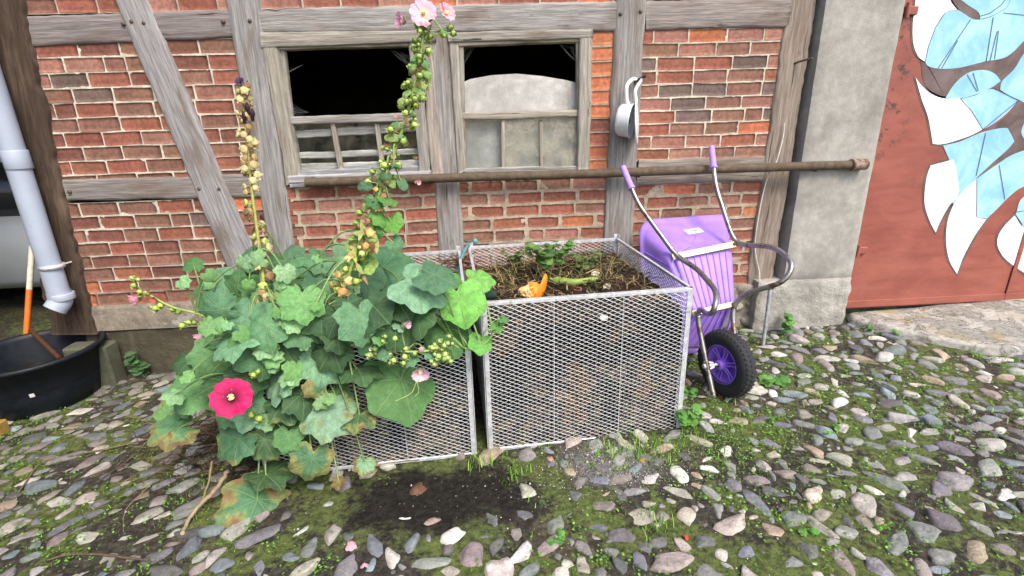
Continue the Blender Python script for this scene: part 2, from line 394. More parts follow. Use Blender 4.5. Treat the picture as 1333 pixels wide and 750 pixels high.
M['enamel'] = simple('chipped_white_enamel', (.8, .82, .83), .25, 0, .05, 20, .05, .001, spots=((.03, .02, .018), 13, .66))
M['any'] = simple('painted_part', None, .6, 0, .14, 40, .2, .002, vcol=True); M['soft'] = simple('plant_stem', None, .65, 0, .2, 60, .2, .002, vcol=True, spec=.3)
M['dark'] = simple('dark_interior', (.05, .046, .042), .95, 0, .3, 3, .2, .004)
M['shed'] = simple('dark_boarding', (.05, .042, .035), .9, 0, .3, 5, .2, .004)
M['car'] = simple('pale_car_paint', (.34, .35, .35), .35, 0, .04, 5, 0); M['carglass'] = simple('dark_car_glass', (.02, .022, .025), .12, 0, .05, 5, 0)
# ---------------------------------------------------------------- ground
def make_ground():
    def ax(lo, hi, f0, f1, step):
        a = list(np.arange(f0, f1+1e-6, step)); d = step; x = f0
        while x > lo: d *= 1.35; x -= d; a.insert(0, x)
        d = step; x = f1
        while x < hi: d *= 1.35; x += d; a.append(x)
        return a
    xs = ax(-60, 60, -3.6, 4.0, .028); ys = ax(-60, 60, -2.7, .35, .028)
    V = []
    for x in xs:
        for y in ys:
            z = gz(x)
            if -4 < x < 4.4 and -3 < y < .6:
                z += nz(x*3, y*3)*.012+nz(x*11, y*11, 4)*.007+nz(x*30, y*30, 9)*.004
            V.append((x, y, z))
    mb = MB(); mb.add(V, grid_faces(len(xs), len(ys)))
    # reverse winding so normals look up
    o = mb.build('ground', M['soil']); o.data.flip_normals() if o.data.polygons[0].normal.z < 0 else None
    tag(o, 'dark damp earth and moss yard sloping gently along the wall', None, kind='structure')
make_ground()

# ---------------------------------------------------------------- cobbles
def make_cobbles():
    ICO = {}
    for lv in (2, 3):
        bm = bmesh.new(); bmesh.ops.create_icosphere(bm, subdivisions=lv, radius=1); ICO[lv] = (np.array([v.co[:] for v in bm.verts]), np.array([tuple(v.index for v in f.verts) for f in bm.faces])); bm.free()
    pal = [((113, 114, 110), 3.6), ((133, 131, 126), 3.4), ((124, 115, 111), 2.2), ((150, 145, 135), 3.2), ((103, 107, 111), 2.6), ((109, 106, 110), 1.5), ((172, 168, 160), 2.6), ((140, 126, 110), 1.5), ((90, 89, 87), 1.8), ((119, 128, 132), 1.2)]
    W = [p[1] for p in pal]; P = []; cell = {}
    def ok(x, y, r):
        i, j = int(x//.2), int(y//.2)
        for a in range(i-1, i+2):
            for b in range(j-1, j+2):
                for (X, Y, R) in cell.get((a, b), ()):
                    if (X-x)**2+(Y-y)**2 < ((R+r)*.85)**2: return False
        return True
    mb = MB(); V = []; C = []; F = []; n = 0
    for stage, (lo, hi, tries) in enumerate(((.048, .072, 800), (.034, .052, 9000), (.024, .038, 12000), (.010, .022, 12000))):
        for _ in range(tries):
            x = RNG.uniform(-3.5, 4.2); y = RNG.uniform(-2.6, .1); r = RNG.uniform(lo, hi)
            if y > -.04 and x > -2.6: continue
            if x > 2.5 and y > -.28: continue
            bare = hypot((x+.3)*.9, (y+1.36)*2.4)
            if bare < .34: continue
            if bare < .58 and RNG.random() < .8: continue
            if bare < .8 and RNG.random() < .5: continue
            if hypot((x-1.12)*1.3, (y+1.12)*1.6) < .42 and RNG.random() < .72: continue
            if -1.05 < x < .9 and y > -1.1: continue
            if RNG.random() < .4*max(0, nz(x*1.3, y*1.3, 5)+.1) and stage > 0: continue
            if stage == 3 and RNG.random() < .5: continue
            if not ok(x, y, r): continue
            cell.setdefault((int(x//.2), int(y//.2)), []).append((x, y, r))
            el = RNG.uniform(1.1, 2.3); th = RNG.uniform(0, pi) if x > -1 else RNG.gauss(.6, .5)
            bv, fb = ICO[3 if r > .03 else 2]; p = bv.copy()
            for k in range(7):                                   # knock flat facets off the pebble
                d = NR.normal(size=3); d[2] = abs(d[2])*.8; d /= np.linalg.norm(d); h = NR.uniform(.45, .88)
                t = p@d; m = t > h; p[m] -= np.outer((t[m]-h)*.9, d)
            t = p[:, 2]; m = t > .5; p[m, 2] = .5+(t[m]-.5)*.25
            p *= 1+.06*np.sin(bv@NR.normal(size=3)*3+NR.uniform(0, 6))[:, None]+.03*np.sin(bv@NR.normal(size=3)*6+NR.uniform(0, 6))[:, None]+.022*np.sin(bv@NR.normal(size=3)*10+NR.uniform(0, 6))[:, None]
            p *= np.array([r*el**.5, r/el**.5, r*RNG.uniform(.42, .7)])
            a, b = NR.normal(0, .09, 2); R = np.array(Matrix.Rotation(th, 3, 'Z')@Matrix.Rotation(a, 3, 'X')@Matrix.Rotation(b, 3, 'Y'))
            p = p@R.T+np.array([x, y, gz(x)+r*RNG.uniform(-.21, -.02)])
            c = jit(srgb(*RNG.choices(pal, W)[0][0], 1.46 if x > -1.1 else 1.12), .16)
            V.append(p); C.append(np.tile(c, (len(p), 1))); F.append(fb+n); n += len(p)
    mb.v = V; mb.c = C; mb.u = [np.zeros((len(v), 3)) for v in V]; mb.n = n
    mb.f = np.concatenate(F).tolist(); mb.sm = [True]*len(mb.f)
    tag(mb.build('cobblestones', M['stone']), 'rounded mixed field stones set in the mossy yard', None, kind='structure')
    return cell
COBS = make_cobbles()

# ---------------------------------------------------------------- half-timbered wall
WALL = thing('half_timbered_wall', 'old red brick wall with weathered grey timber framing and two small barn windows', 'wall', (-2.5, 0, gz(-2.5)))
BR = dict(red=(152, 97, 80), dark=(128, 86, 74), brown=(142, 104, 88), orange=(188, 116, 84), grey=(118, 100, 92), pink=(164, 117, 102))
def brick(mb, x0, x1, z0, z1, y, col, ir):
    nu, nv = 9, 5; V = []; s = RNG.uniform(0, 99); tl = RNG.uniform(-.0012, .0012)
    W_, H_ = x1-x0, z1-z0; cx, cz = (x0+x1)/2, (z0+z1)/2
    for i in range(nu):
        for j in range(nv):
            a = i/(nu-1)*2-1; b = j/(nv-1)*2-1
            x = cx+a*W_/2; z = cz+b*H_/2
            e = max(abs(a), abs(b))
            x += nz(s, z*60, i*.01)*ir*abs(a)**3; z += (nz(x*28, s+3, 0)*ir*1.0)*abs(b)**2+tl*a*2
            if abs(a) > .9 and abs(b) > .9: x -= a*ir*RNG.uniform(.2, .9); z -= b*ir*RNG.uniform(.05, .4)
            yy = y+.0018*max(0, e-.7)/.3+nz(x*40, z*40, s)*.0011+tl*a*.6
            V.append((x, yy, z))
    F = grid_faces(nu, nv)
    ring = [i*nv for i in range(nu)]+[(nu-1)*nv+j for j in range(1, nv)]+[i*nv+nv-1 for i in range(nu-2, -1, -1)]+[j for j in range(nv-2, 0, -1)]
    k = len(V); V += [(V[i][0], V[i][1]+.022, V[i][2]) for i in ring]
    m = len(ring)
    F = [f[::-1] for f in F]
    F += [(ring[i], ring[(i+1) % m], k+(i+1) % m, k+i) for i in range(m)]
    mb.add(V, F, col)
def infill(name, x0, x1, z0, z1, w, course=.0767, L=.216, joint=.0090, ir=.0022, smear=-.9, mcol=(192, 180, 160), keep=None, yb=0.0, gap=1.0):
    mb = MB(); rows = int((z1-z0)/course+.5); course = (z1-z0)/max(1, rows); ks = list(w); ww = [w[k] for k in ks]
    for r in range(rows):
        zb = z0+r*course; x = x0-(RNG.uniform(0, .03)+(L/2 if r % 2 else 0))
        while x < x1:
            l = L*RNG.uniform(.93, 1.06) if RNG.random() > .1 else L*.52
            a, b = max(x, x0), min(x+l-joint*RNG.uniform(.7, 1.3), x1)
            if b-a > .03 and (keep is None or keep((a+b)/2, zb+course/2)):
                jz = joint*gap*RNG.uniform(.8, 1.15)
                brick(mb, a, b, zb+jz/2+RNG.uniform(-.002, .002), zb+course-jz/2+RNG.uniform(-.002, .002), yb+RNG.uniform(-.0015, .0015), jit(srgb(*BR[RNG.choices(ks, ww)[0]], .88), .12), ir)
            x += l
    part = mb.build('brick_infill', M['brick'], WALL) or WALL
    nx, nz_ = max(3, int((x1-x0)/.014)), max(3, int((z1-z0)/.014)); V = []
    for i in range(nx):
        for j in range(nz_):
            x = x0+(x1-x0)*i/(nx-1); z = z0+(z1-z0)*j/(nz_-1)
            sm = smear(x, z) if callable(smear) else smear
            cv = min(1, max(0, (nz(x*7, z*13, 7)*.9+nz(x*22, z*30, 3)*.35+sm-.25)*2.2)); y = yb+.0034+nz(x*35, z*35, 2)*.001-cv*.0105-max(0, sm-.9)*.006*nz(x*12, z*14, 5)
            V.append((x, y, z))
    mm = MB(); mm.add(V, [f[::-1] for f in grid_faces(nx, nz_)], srgb(*mcol, .95)); mm.build('mortar' if part is not WALL else 'base_render', M['mortar'], part)
X = lambda px, py: at(px, py)[0]
Z = lambda px, py: at(px, py)[2]
mixL = dict(red=3.2, dark=3, brown=4.2, grey=.8, pink=.5, orange=.25); mixR = dict(red=2, brown=3.4, pink=2.6, grey=1.6, orange=.6, dark=.4)
zt = Z(200, 58); zm = Z(200, 233)
infill('a', -2.45, X(345, 150), zt-10*.0767-.01+.025, zt+.025, mixL, ir=.0025, smear=-.8, mcol=(226, 216, 196))
infill('b', -2.60, X(385, 300), .50, Z(200, 261), mixL, smear=-.6, mcol=(214, 204, 186), ir=.0028)
infill('b2', -2.62, -1.0, .25, .50, mixL, smear=lambda x, z: -.35 if z > .42 else 1.2, mcol=(150, 140, 126), ir=.005, keep=lambda x, z: z > .36)
infill('c', X(375, 300), X(576, 300), .02, Z(470, 240), dict(red=3, pink=2.5, orange=.4, brown=2), smear=-.05, mcol=(190, 176, 152), joint=.018, ir=.005, course=.08)
infill('d', X(600, 300), X(796, 300), .02, Z(700, 232), dict(red=3.5, pink=2.5, orange=.4, brown=2.5), smear=-.2, mcol=(186, 170, 148), joint=.018, ir=.005, course=.078)
infill('e', X(768, 130), X(806, 130), Z(780, 224), Z(780, 40), dict(orange=4, red=1.2, dark=.6), mcol=(186, 170, 150), L=.5, joint=.011, course=.08)
infill('f', X(833, 120), X(1030, 100), Z(900, 208), Z(900, 37), mixR, mcol=(222, 210, 188), ir=.003)
infill('g', X(822, 300), X(1005, 280), .36, Z(900, 238), dict(red=4, orange=.7, pink=2, brown=1.5), smear=-.15, mcol=(190, 174, 150), joint=.018, ir=.005, course=.08)
infill('h', -2.5, X(806, 5), Z(300, 14), 2.75, dict(red=3, pink=2, brown=2, orange=.6), mcol=(196, 182, 160))
infill('i', X(836, 5), 2.05, Z(900, -2), 2.75, mixR, mcol=(196, 182, 160))

def timber(name, quad, Y=-.016, depth=.09, col=(140, 134, 130), k=1.0, rough=.004, parent=None, mat='wood', dY=0.0):
    P = [at(x, y, Y) for x, y in quad]                     # tl, tr, br, bl on the wall plane
    w = (np.linalg.norm(P[1]-P[0])+np.linalg.norm(P[2]-P[3]))/2; h = (np.linalg.norm(P[3]-P[0])+np.linalg.norm(P[2]-P[1]))/2
    if h > w: P = [P[0], P[3], P[2], P[1]]; w, h = h, w        # u runs along the grain
    flip = np.cross(P[1]-P[0], P[3]-P[0])[1] > 0
    nu = max(4, int(w/.018)); vs_ = [0, 0, .035, .12, .3, .5, .7, .88, .965, 1, 1]; nv = len(vs_); V = []; U = []; s = RNG.uniform(0, 50)
    for i in range(nu):
        a = i/(nu-1)
        for j, b in enumerate(vs_):
            p = (1-b)*((1-a)*P[0]+a*P[1])+b*((1-a)*P[3]+a*P[2]); v = unit(P[3]-P[0]); e = abs(b-.5)*2
            L = a*w; wob = nz(L*5, s+(b > .5)*9)*rough*1.6+nz(L*22, s+(b > .5)*5, 3)*rough
            p = p+v*wob*e
            y = {0: depth, 1: .010, 2: .003}.get(min(j, nv-1-j), 0)+nz(L*6, b*3+s, 1)*.003+nz(L*30, b*25+s, 4)*.0016
            if min(j, nv-1-j) == 0: y = depth
            p = p+np.array([0, y, 0]); V.append(p); U.append((L+s*3, b*h+s, 0))
    F = grid_faces(nu, nv); F.append(tuple(range(nv))); F.append(tuple(range((nu-1)*nv, nu*nv))[::-1])
    if flip: F = [f[::-1] for f in F]
    mb = MB(); mb.add(V, F, srgb(*col, k), U); return mb.build(name, M[mat], None if parent is False else (parent or WALL))
G1 = (150, 146, 144); G2 = (136, 130, 124); G3 = (160, 154, 146)
TB = {}
TB['pl'] = timber('timber_post', [(-34, -60), (14, -60), (122, 436), (66, 436)], -.03, .2, (92, 76, 64), .62, .012)
timber('timber_beam', [(16, 22), (303, 11), (303, 49), (30, 61)], -.012, .08, (132, 124, 122))
timber('timber_beam', [(80, 235), (345, 226), (350, 257), (88, 262)], -.012, .08, (134, 128, 124))
br_ = timber('timber_brace', [(118, -70), (160, -70), (362, 400), (317, 400)], -.02, .09, (150, 148, 148))
TB['p2'] = timber('timber_post', [(282, -60), (329, -60), (394, 400), (364, 400)], -.017, .09, (146, 144, 142))
timber('timber_beam', [(331, 11), (806, 1), (806, 40), (334, 43)], -.014, .09, (150, 146, 142))
timber('timber_post', [(552, 40), (586, 40), (610, 420), (577, 420)], -.008, .09, (146, 142, 138))
timber('timber_post', [(805, -60), (845, -60), (819, 400), (782, 400)], -.017, .09, (142, 138, 134))
timber('timber_beam', [(841, 1), (1034, -4), (1026, 35), (841, 39)], -.012, .08, (142, 134, 128))
timber('timber_beam', [(832, 208), (1004, 203), (996, 236), (828, 242)], -.010, .08, (142, 134, 124))
timber('timber_post', [(1036, -60), (1074, -60), (1003, 385), (970, 385)], -.014, .12, (142, 130, 118), 1, .007)
timber('timber_beam', [(330, -50), (1034, -60), (1034, -35), (330, -26)], -.012, .08, (142, 136, 130))
def pegs():
    mb = MB()
    for x, y in ((160, 31), (171, 28), (187, 30), (259, 246), (285, 246), (290, 28), (325, 27), (16, 38), (808, 18), (834, 15), (808, 226), (90, 250)):
        p = at(x, y, -.02); lathe(mb, [(.0, -.005), (.009, -.004), (.011, .001), (.011, .02)], p, (0, 1, 0), 10, srgb(86, 70, 58))
    mb.build('wooden_peg', M['any'], WALL)
pegs()

# ---- windows
def board(name, quad, Y, depth, col, parent, k=1, rough=.002): return timber(name, quad, Y, depth, col, k, rough, parent)
# left window: outer frame with an empty upper half and a barred lower sash in front of loose planks
w1 = board('window', [(338, 42), (568, 39), (568, 54), (340, 63)], -.026, .08, (150, 144, 134), WALL)
board('window_frame', [(339, 50), (361, 62), (389, 229), (372, 243)], -.024, .08, (156, 150, 138), w1, 1, .004)
board('window_frame', [(531, 56), (546, 54), (560, 224), (546, 226)], -.022, .08, (150, 146, 138), w1, 1, .003)
board('window_frame', [(546, 54), (561, 54), (577, 228), (561, 228)], -.012, .08, (160, 150, 140), w1, 1, .005)
board('window_frame', [(357, 58), (534, 53), (534, 60), (357, 65)], -.010, .07, (176, 166, 148), w1)
board('window_sill', [(374, 229), (562, 222), (562, 238), (378, 245)], -.03, .1, (160, 160, 160), w1, 1, .003)
board('sash_rail', [(370, 152), (541, 147), (542, 158), (371, 163)], .0, .035, (148, 146, 140), w1)
board('sash_rail', [(382, 222), (552, 216), (553, 224), (383, 230)], .0, .035, (146, 148, 150), w1)
board('sash_stile', [(361, 62), (370, 62), (389, 228), (379, 228)], .003, .035, (150, 146, 136), w1)
for a, b, c, d in ((429, 435, 447, 440), (487, 493, 501, 495)):
    board('glazing_bar', [(a, 161), (b, 161), (c, 222), (d, 222)], .004, .028, (160, 154, 142), w1, 1, .001)
def pane(quad, Y, parent, mat='glass'):
    P = [at(x, y, Y) for x, y in quad]; mb = MB(); mb.add(P+[p+np.array([0, .003, 0]) for p in P], [(0, 1, 2, 3)[::-1], (4, 5, 6, 7), (0, 1, 5, 4), (1, 2, 6, 5), (2, 3, 7, 6), (3, 0, 4, 7)], smooth=False)
    return mb.build('window_pane', M[mat], parent)
pane([(372, 158), (434, 157), (446, 226), (384, 228)], .018, w1)
pane([(434, 157), (492, 156), (500, 224), (446, 226)], .018, w1)
pane([(492, 156), (543, 154), (554, 222), (500, 224)], .018, w1)
# right window
w2 = board('window', [(582, 42), (772, 37), (772, 50), (584, 55)], -.024, .08, (150, 144, 134), WALL)
board('window_frame', [(584, 54), (597, 56), (606, 223), (596, 227)], -.022, .08, (156, 150, 140), w2, 1, .003)
board('window_frame', [(755, 41), (772, 39), (768, 221), (752, 221)], -.022, .08, (158, 152, 142), w2, 1, .003)
board('window_frame', [(595, 52), (757, 46), (757, 54), (595, 60)], -.008, .07, (178, 168, 150), w2)
board('sash_rail', [(600, 147), (754, 143), (754, 152), (601, 157)], .0, .035, (158, 152, 138), w2)
board('sash_rail', [(604, 219), (755, 216), (755, 224), (604, 226)], .0, .035, (150, 148, 142), w2)
board('sash_stile', [(596, 58), (603, 58), (608, 223), (601, 224)], .003, .035, (150, 146, 136), w2)
board('sash_stile', [(750, 52), (757, 52), (757, 220), (751, 220)], .003, .035, (150, 146, 136), w2)
for a in (652, 702):
    board('glazing_bar', [(a, 156), (a+5, 156), (a+6, 221), (a+1, 221)], .004, .028, (162, 156, 144), w2, 1, .001)
for a, b in ((602, 655), (655, 705), (705, 753)): pane([(a, 154), (b, 152), (b+2, 222), (a+3, 224)], .018, w2, 'glass' if a < 650 else 'grimy')
# dark room behind the wall
def room(name, x0, x1, y0, y1, z0, z1, mat, parent, faces='BLRTF'):
    mb = MB(); t = .1
    if 'B' in faces: box(mb, ((x0+x1)/2, y1+t/2, (z0+z1)/2), (x1-x0+2*t, t, z1-z0))
    if 'L' in faces: box(mb, (x0-t/2, (y0+y1)/2, (z0+z1)/2), (t, y1-y0, z1-z0))
    if 'R' in faces: box(mb, (x1+t/2, (y0+y1)/2, (z0+z1)/2), (t, y1-y0, z1-z0))
    if 'T' in faces: box(mb, ((x0+x1)/2, (y0+y1)/2, z1+t/2), (x1-x0+2*t, y1-y0+2*t, t))
    if 'F' in faces: box(mb, ((x0+x1)/2, (y0+y1)/2, z0-t/2), (x1-x0+2*t, y1-y0, t))
    return mb.build(name, mat, parent)
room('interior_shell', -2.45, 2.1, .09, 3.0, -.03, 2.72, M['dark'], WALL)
mb = MB(); box(mb, (-.2, .06, 2.82), (5.1, .14, .12)); mb.build('wall_plate', M['shed'], WALL)
def cobweb(pts, Y, parent):
    mb = MB(); P = [at(x, y, Y) for x, y in pts]
    for i in range(16):
        a, b = RNG.random(), RNG.random(); p = P[0]+(P[1]-P[0])*a; q = P[0]+(P[2]-P[0])*b
        tube(mb, [p, (p+q)/2+np.array([0, RNG.uniform(-.02, .02), -.012]), q], .0005, 3, srgb(104, 104, 102), sm=3)
    mb.build('cobweb', M['soft'] if 'soft' in M else M['any'], parent)
for pts in ([(362, 100), (395, 84), (364, 72)], [(372, 150), (402, 146), (368, 120)], [(536, 70), (505, 64), (534, 95)], [(752, 60), (725, 56), (752, 84)], [(601, 62), (620, 58), (602, 86)]): cobweb(pts, .03, w1 if pts[0][0] < 560 else w2)
# things inside the barn, leaning behind the window glass
def slab_poly(name, pts, Y, th, mat, col, parent=None):
    P = np.array([at(x, y, Y) for x, y in pts]); k = len(P); mb = MB()
    Q = P+np.array([0, th, 0]); mb.add(np.r_[P, Q], [tuple(range(k))[::-1], tuple(range(k, 2*k))]+[(i, (i+1) % k, k+(i+1) % k, k+i) for i in range(k)], col, np.r_[P, Q][:, [0, 2, 1]], smooth=False)
    return mb.build(name, mat, parent)
M['board'] = m_concrete('pale_grimy_board', (.56, .54, .51), .4)
pts = [(598, 226)]+[(600, 120), (601, 108), (612, 103), (640, 98), (672, 96), (705, 99), (735, 104), (752, 108)]+[(758, 226)]
tag(slab_poly('arched_board', pts, .06, .02, M['board'], (1, 1, 1)), 'pale grey arched board leaning inside the right barn window', 'board')
for q, lab in (([(372, 171), (545, 160), (545, 171), (372, 181)], 'uppermost loose grey plank behind the glass of the left barn window'),
               ([(380, 199), (548, 194), (548, 201), (380, 207)], 'middle loose plank, the straight one, behind the glass of the left barn window'),
               ([(382, 214), (552, 208), (552, 217), (382, 224)], 'lowest loose plank behind the glass of the left barn window')):
    tag(timber('plank', q, .045, .02, (196, 190, 186), 1.3, .004, False), lab, 'plank', 'planks behind the left window')
# ---------------------------------------------------------------- masonry at the foot of the wall
def rock_band(name, x0, x1, z0, z1, y, cols, parent, n, mat='stone', lo=.05, hi=.12):
    """rough field-stone footing: irregular flat-faced stones bedded in mortar"""
    mb = MB(); bm = bmesh.new(); bmesh.ops.create_icosphere(bm, subdivisions=3, radius=1)
    bv = np.array([v.co[:] for v in bm.verts]); bf = [tuple(v.index for v in f.verts) for f in bm.faces]; bm.free(); done = []
    for _ in range(n*12):
        if len(done) >= n: break
        w = RNG.uniform(lo, hi); h = w*RNG.uniform(.4, .75); x = RNG.uniform(x0, x1); z = RNG.uniform(z0, z1)
        if any(abs(x-a)/(w+c) < .86 and abs(z-b)/(h+d) < .86 for a, b, c, d in done): continue
        done.append((x, z, w, h)); p = bv.copy()
        for k in range(8):
            d = NR.normal(size=3); d /= np.linalg.norm(d); hh = NR.uniform(.6, .85); t = p@d; m = t > hh; p[m] -= np.outer((t[m]-hh)*.9, d)
        p *= np.array([w, .05, h]); p += np.array([x, y+.02, z]); mb.add(p, bf, jit(srgb(*RNG.choice(cols), .9), .15))
    return mb.build(name, M[mat], parent)
def rough_slab(name, x0, x1, z0, z1, y0, y1, mat, col, parent, amp=.008, step=.02, edge=.0):
    nx = max(3, int((x1-x0)/step)); nzz = max(3, int((z1-z0)/step)); V = []
    for i in range(nx):
        for j in range(nzz):
            x = x0+(x1-x0)*i/(nx-1); z = z0+(z1-z0)*j/(nzz-1); b = (j in (0, nzz-1)) or (i in (0, nx-1))
            z += edge*nz(x*14, 3)*(j == nzz-1)+edge*nz(x*11, 8)*(j == 0); x += edge*nz(z*14, 5)*(i in (0, nx-1))
            V.append((x, y1 if b and False else y0+(.012 if b else 0)+nz(x*6, z*9, y0)*amp+nz(x*28, z*28, 1)*amp*.45, z))
    F = [f[::-1] for f in grid_faces(nx, nzz)]
    ring = [i*nzz for i in range(nx)]+[(nx-1)*nzz+j for j in range(1, nzz)]+[i*nzz+nzz-1 for i in range(nx-2, -1, -1)]+[j for j in range(nzz-2, 0, -1)]
    k = len(V); V += [(V[i][0], y1, V[i][2]) for i in ring]; m = len(ring)
    F.append(tuple(range(k, k+m)))
    mb = MB(); mb.add(V, F, col); mb.add([V[i] for i in ring]+V[k:], [(i, (i+1) % m, m+(i+1) % m, m+i) for i in range(m)], col, smooth=False); return mb.build(name, mat, parent)
M['damp'] = m_concrete('damp_mossy_footing', (.085, .075, .05), 1.6)
rough_slab('footing', -2.60, -1.0, -.14, .255, .004, .08, M['damp'], (1, 1, 1), WALL, .014, .02, .012)
rough_slab('plaster_patch', X(185, 400), X(292, 400), .245, .40, -.004, .03, M['rough'], (1, 1, 1), WALL, .008, .015, .04)
rock_band('footing_stone', .95, 1.95, .06, .34, -.01, [(150, 142, 130), (128, 120, 110), (166, 158, 144), (118, 106, 96)], WALL, 26)
infill('k', .6, 2.05, -.02, .37, dict(grey=1), keep=lambda x, z: False, smear=.9, mcol=(150, 142, 128), yb=.004)
infill('k2', -.98, .62, -.06, .08, dict(grey=1), keep=lambda x, z: False, smear=.9, mcol=(120, 110, 96), yb=.004)

# ---------------------------------------------------------------- concrete pillar
yp = -.075
xa, xb = at(1046, 200, yp)[0]+.004, at(1141, 200, yp)[0]+.002
PIL = thing('concrete_pillar', 'smooth grey rendered pillar between the brick wall and the red door', 'pillar', ((xa+xb)/2, 0, gz(xa)))
zl = at(1060, 365, yp)[2]
rough_slab('render_shaft', xa, xb, zl, 2.75, yp, .12, M['concrete'], (1, 1, 1), PIL, .003, .03)
rough_slab('rough_base', at(985, 400, yp-.015)[0], xb-.004, gz(2)-.15, zl+.006, yp-.016, .12, M['rough'], (1, 1, 1), PIL, .012, .018, .012)

# ---------------------------------------------------------------- painted steel door
DY = .0; dl = xb-.05; db = at(1103, 403, DY)[2]+.004
DOOR = thing('painted_metal_door', 'rust red steel double door with a blue and white winged mural', 'door', (dl, DY, db))
xs_ = at(1309, 380, DY)[0]
for a, b in ((dl, xs_-.003), (xs_+.003, xs_+1.35)):
    mb = MB(); box(mb, ((a+b)/2, DY+.02, db+1.3), (b-a, .04, 2.6), bev=.004); mb.build('door_leaf', M['red'], DOOR)
mb = MB(); box(mb, (xs_+.012, DY-.006, db+1.3), (.03, .008, 2.58), bev=.002); mb.build('cover_strip', M['red'], DOOR)
mb = MB(); box(mb, (dl+1.2, DY-.004, db+.035), (2.3, .006, .05), bev=.002); mb.build('bottom_rail', M['red'], DOOR)
for hx, hy in ((1186, 14), (1121, 326)):
    mb = MB(); p = at(hx, hy, DY-.012); box(mb, p, (.075, .02, .045), bev=.004); tube(mb, [p+np.array([-.03, -.012, -.04]), p+np.array([-.03, -.012, .04])], .012, 8); mb.build('hinge', M['red'], DOOR)
c1 = lambda P: [(1090+x/3.123, y/3.123) for x, y in P]
c2 = lambda P: [(1090+x/2.679, 200+y/2.679) for x, y in P]
def smooth_poly(P, m=5, corner=50):
    P = [np.array(p, float) for p in P]; n = len(P); out = []
    ang = []
    for i in range(n):
        a = P[i]-P[i-1]; b = P[(i+1) % n]-P[i]; ang.append(abs((math.degrees(atan2(a[0]*b[1]-a[1]*b[0], a@b)))))
    for i in range(n):
        a, b, c, d = P[i-1], P[i], P[(i+1) % n], P[(i+2) % n]
        if ang[i] > corner: a = 2*b-c
        if ang[(i+1) % n] > corner: d = 2*c-b
        for k in range(m):
            t = k/m; out.append(.5*((2*b)+(c-a)*t+(2*a-5*b+4*c-d)*t*t+(3*b-a-3*c+d)*t**3))
    return out
def mural(name, polys, mat, lift):
    bm = bmesh.new(); mb = MB()
    for P in polys:
        Q = [at(x, y, DY-lift) for x, y in smooth_poly(P)]; k = len(Q)
        b = bmesh.new(); vs2 = [b.verts.new(q.tolist()) for q in Q]; f = b.faces.new(vs2); f.normal_update()
        if f.normal.y > 0: f.normal_flip()
        r = bmesh.ops.triangulate(b, faces=b.faces[:]); b.verts.index_update()
        mb.add([v.co[:] for v in b.verts], [tuple(v.index for v in f.verts) for f in b.faces], smooth=False); b.free()
    mb.build(name, M[mat], DOOR)
def grow(P, d):
    P = [np.array(p, float) for p in P]; n = len(P); A = sum(P[i-1][0]*P[i][1]-P[i][0]*P[i-1][1] for i in range(n)); s = 1 if A > 0 else -1; out = []
    for i in range(n):
        t = unit(P[(i+1) % n]-P[i-1]); out.append(P[i]+np.array([t[1], -t[0]])*d*s)
    return out
wA = c1([(335, -140), (318, 0), (308, 80), (308, 170), (328, 228), (357, 252), (370, 190), (400, 110), (440, 50), (487, 40), (455, -10), (430, -140)])
wT = c1([(318, 315), (345, 350), (380, 380), (430, 400), (502, 402), (545, 450), (591, 526), (540, 552), (470, 576), (420, 587), (388, 585), (370, 480), (345, 410)])
wC = c2([(325, 42), (405, 20), (415, 60), (423, 140), (390, 182), (360, 235), (343, 276), (320, 230), (304, 170), (310, 90)])
wD = c2([(485, 88), (487, 220), (520, 228), (480, 285), (440, 360), (417, 420), (390, 370), (379, 300), (386, 230), (410, 170), (440, 130)])
wE = c2([(618, 216), (655, 262), (760, 300), (770, 520), (700, 450), (600, 380), (566, 340), (558, 300), (578, 258)])
bB = c1([(440, 50), (400, 110), (370, 190), (357, 252), (372, 270), (420, 280), (500, 275), (600, 250), (690, 230), (765, 160), (860, 60), (880, -140), (720, -140), (700, 10), (660, 50), (620, 70), (580, 80), (545, 75), (487, 40)])
bArc = c1([(490, -10), (530, 20), (574, 50), (581, 78), (622, 67), (662, 47), (699, 8), (719, -140), (500, -140)])
bDome = c1([(440, 398), (470, 350), (510, 310), (550, 290), (600, 285), (640, 300), (665, 330), (620, 360), (560, 385), (500, 400)])
bR = c1([(662, 365), (670, 330), (720, 280), (775, 200), (900, 120), (940, 380), (790, 420), (738, 406), (690, 383)])
bF = c1([(502, 402), (560, 388), (625, 362), (690, 387), (735, 410), (690, 460), (640, 500), (592, 527), (545, 450)])
bL = c1([(430, 592), (500, 575), (592, 537), (680, 520), (700, 535), (720, 575), (690, 610), (620, 672), (545, 745), (500, 800), (470, 830), (455, 720), (470, 690)])
bLow = c2([(485, 88), (560, 36), (620, 0), (720, -30), (760, 90), (651, 115), (600, 150), (560, 190), (521, 228), (487, 220)])
bFar = c2([(651, 150), (622, 212), (645, 245), (655, 262), (770, 300), (770, 110)])
bR2 = c1([(760, 500), (748, 540), (765, 575), (900, 540), (930, 420), (800, 430)])
nA = c1([(318, 170), (328, 228), (357, 252), (420, 280), (500, 275), (600, 250), (690, 230), (765, 160), (775, 200), (720, 280), (668, 332), (660, 372), (620, 362), (560, 388), (500, 404), (430, 402), (380, 380), (350, 330), (340, 260)])
nB = c1([(592, 530), (650, 500), (700, 460), (735, 410), (790, 420), (760, 500), (748, 540), (765, 575), (800, 590), (700, 640), (560, 735), (520, 770), (620, 672), (720, 575), (690, 520)])
nC = c1([(455, -10), (487, 42), (545, 76), (580, 82), (576, 50), (530, 18), (490, -10)])
mural('dark_outline', [nA, nB, nC]+[grow(p, 2.7) for p in (wT, wC, wD, wE, wA)], 'brown_paint', .0015)
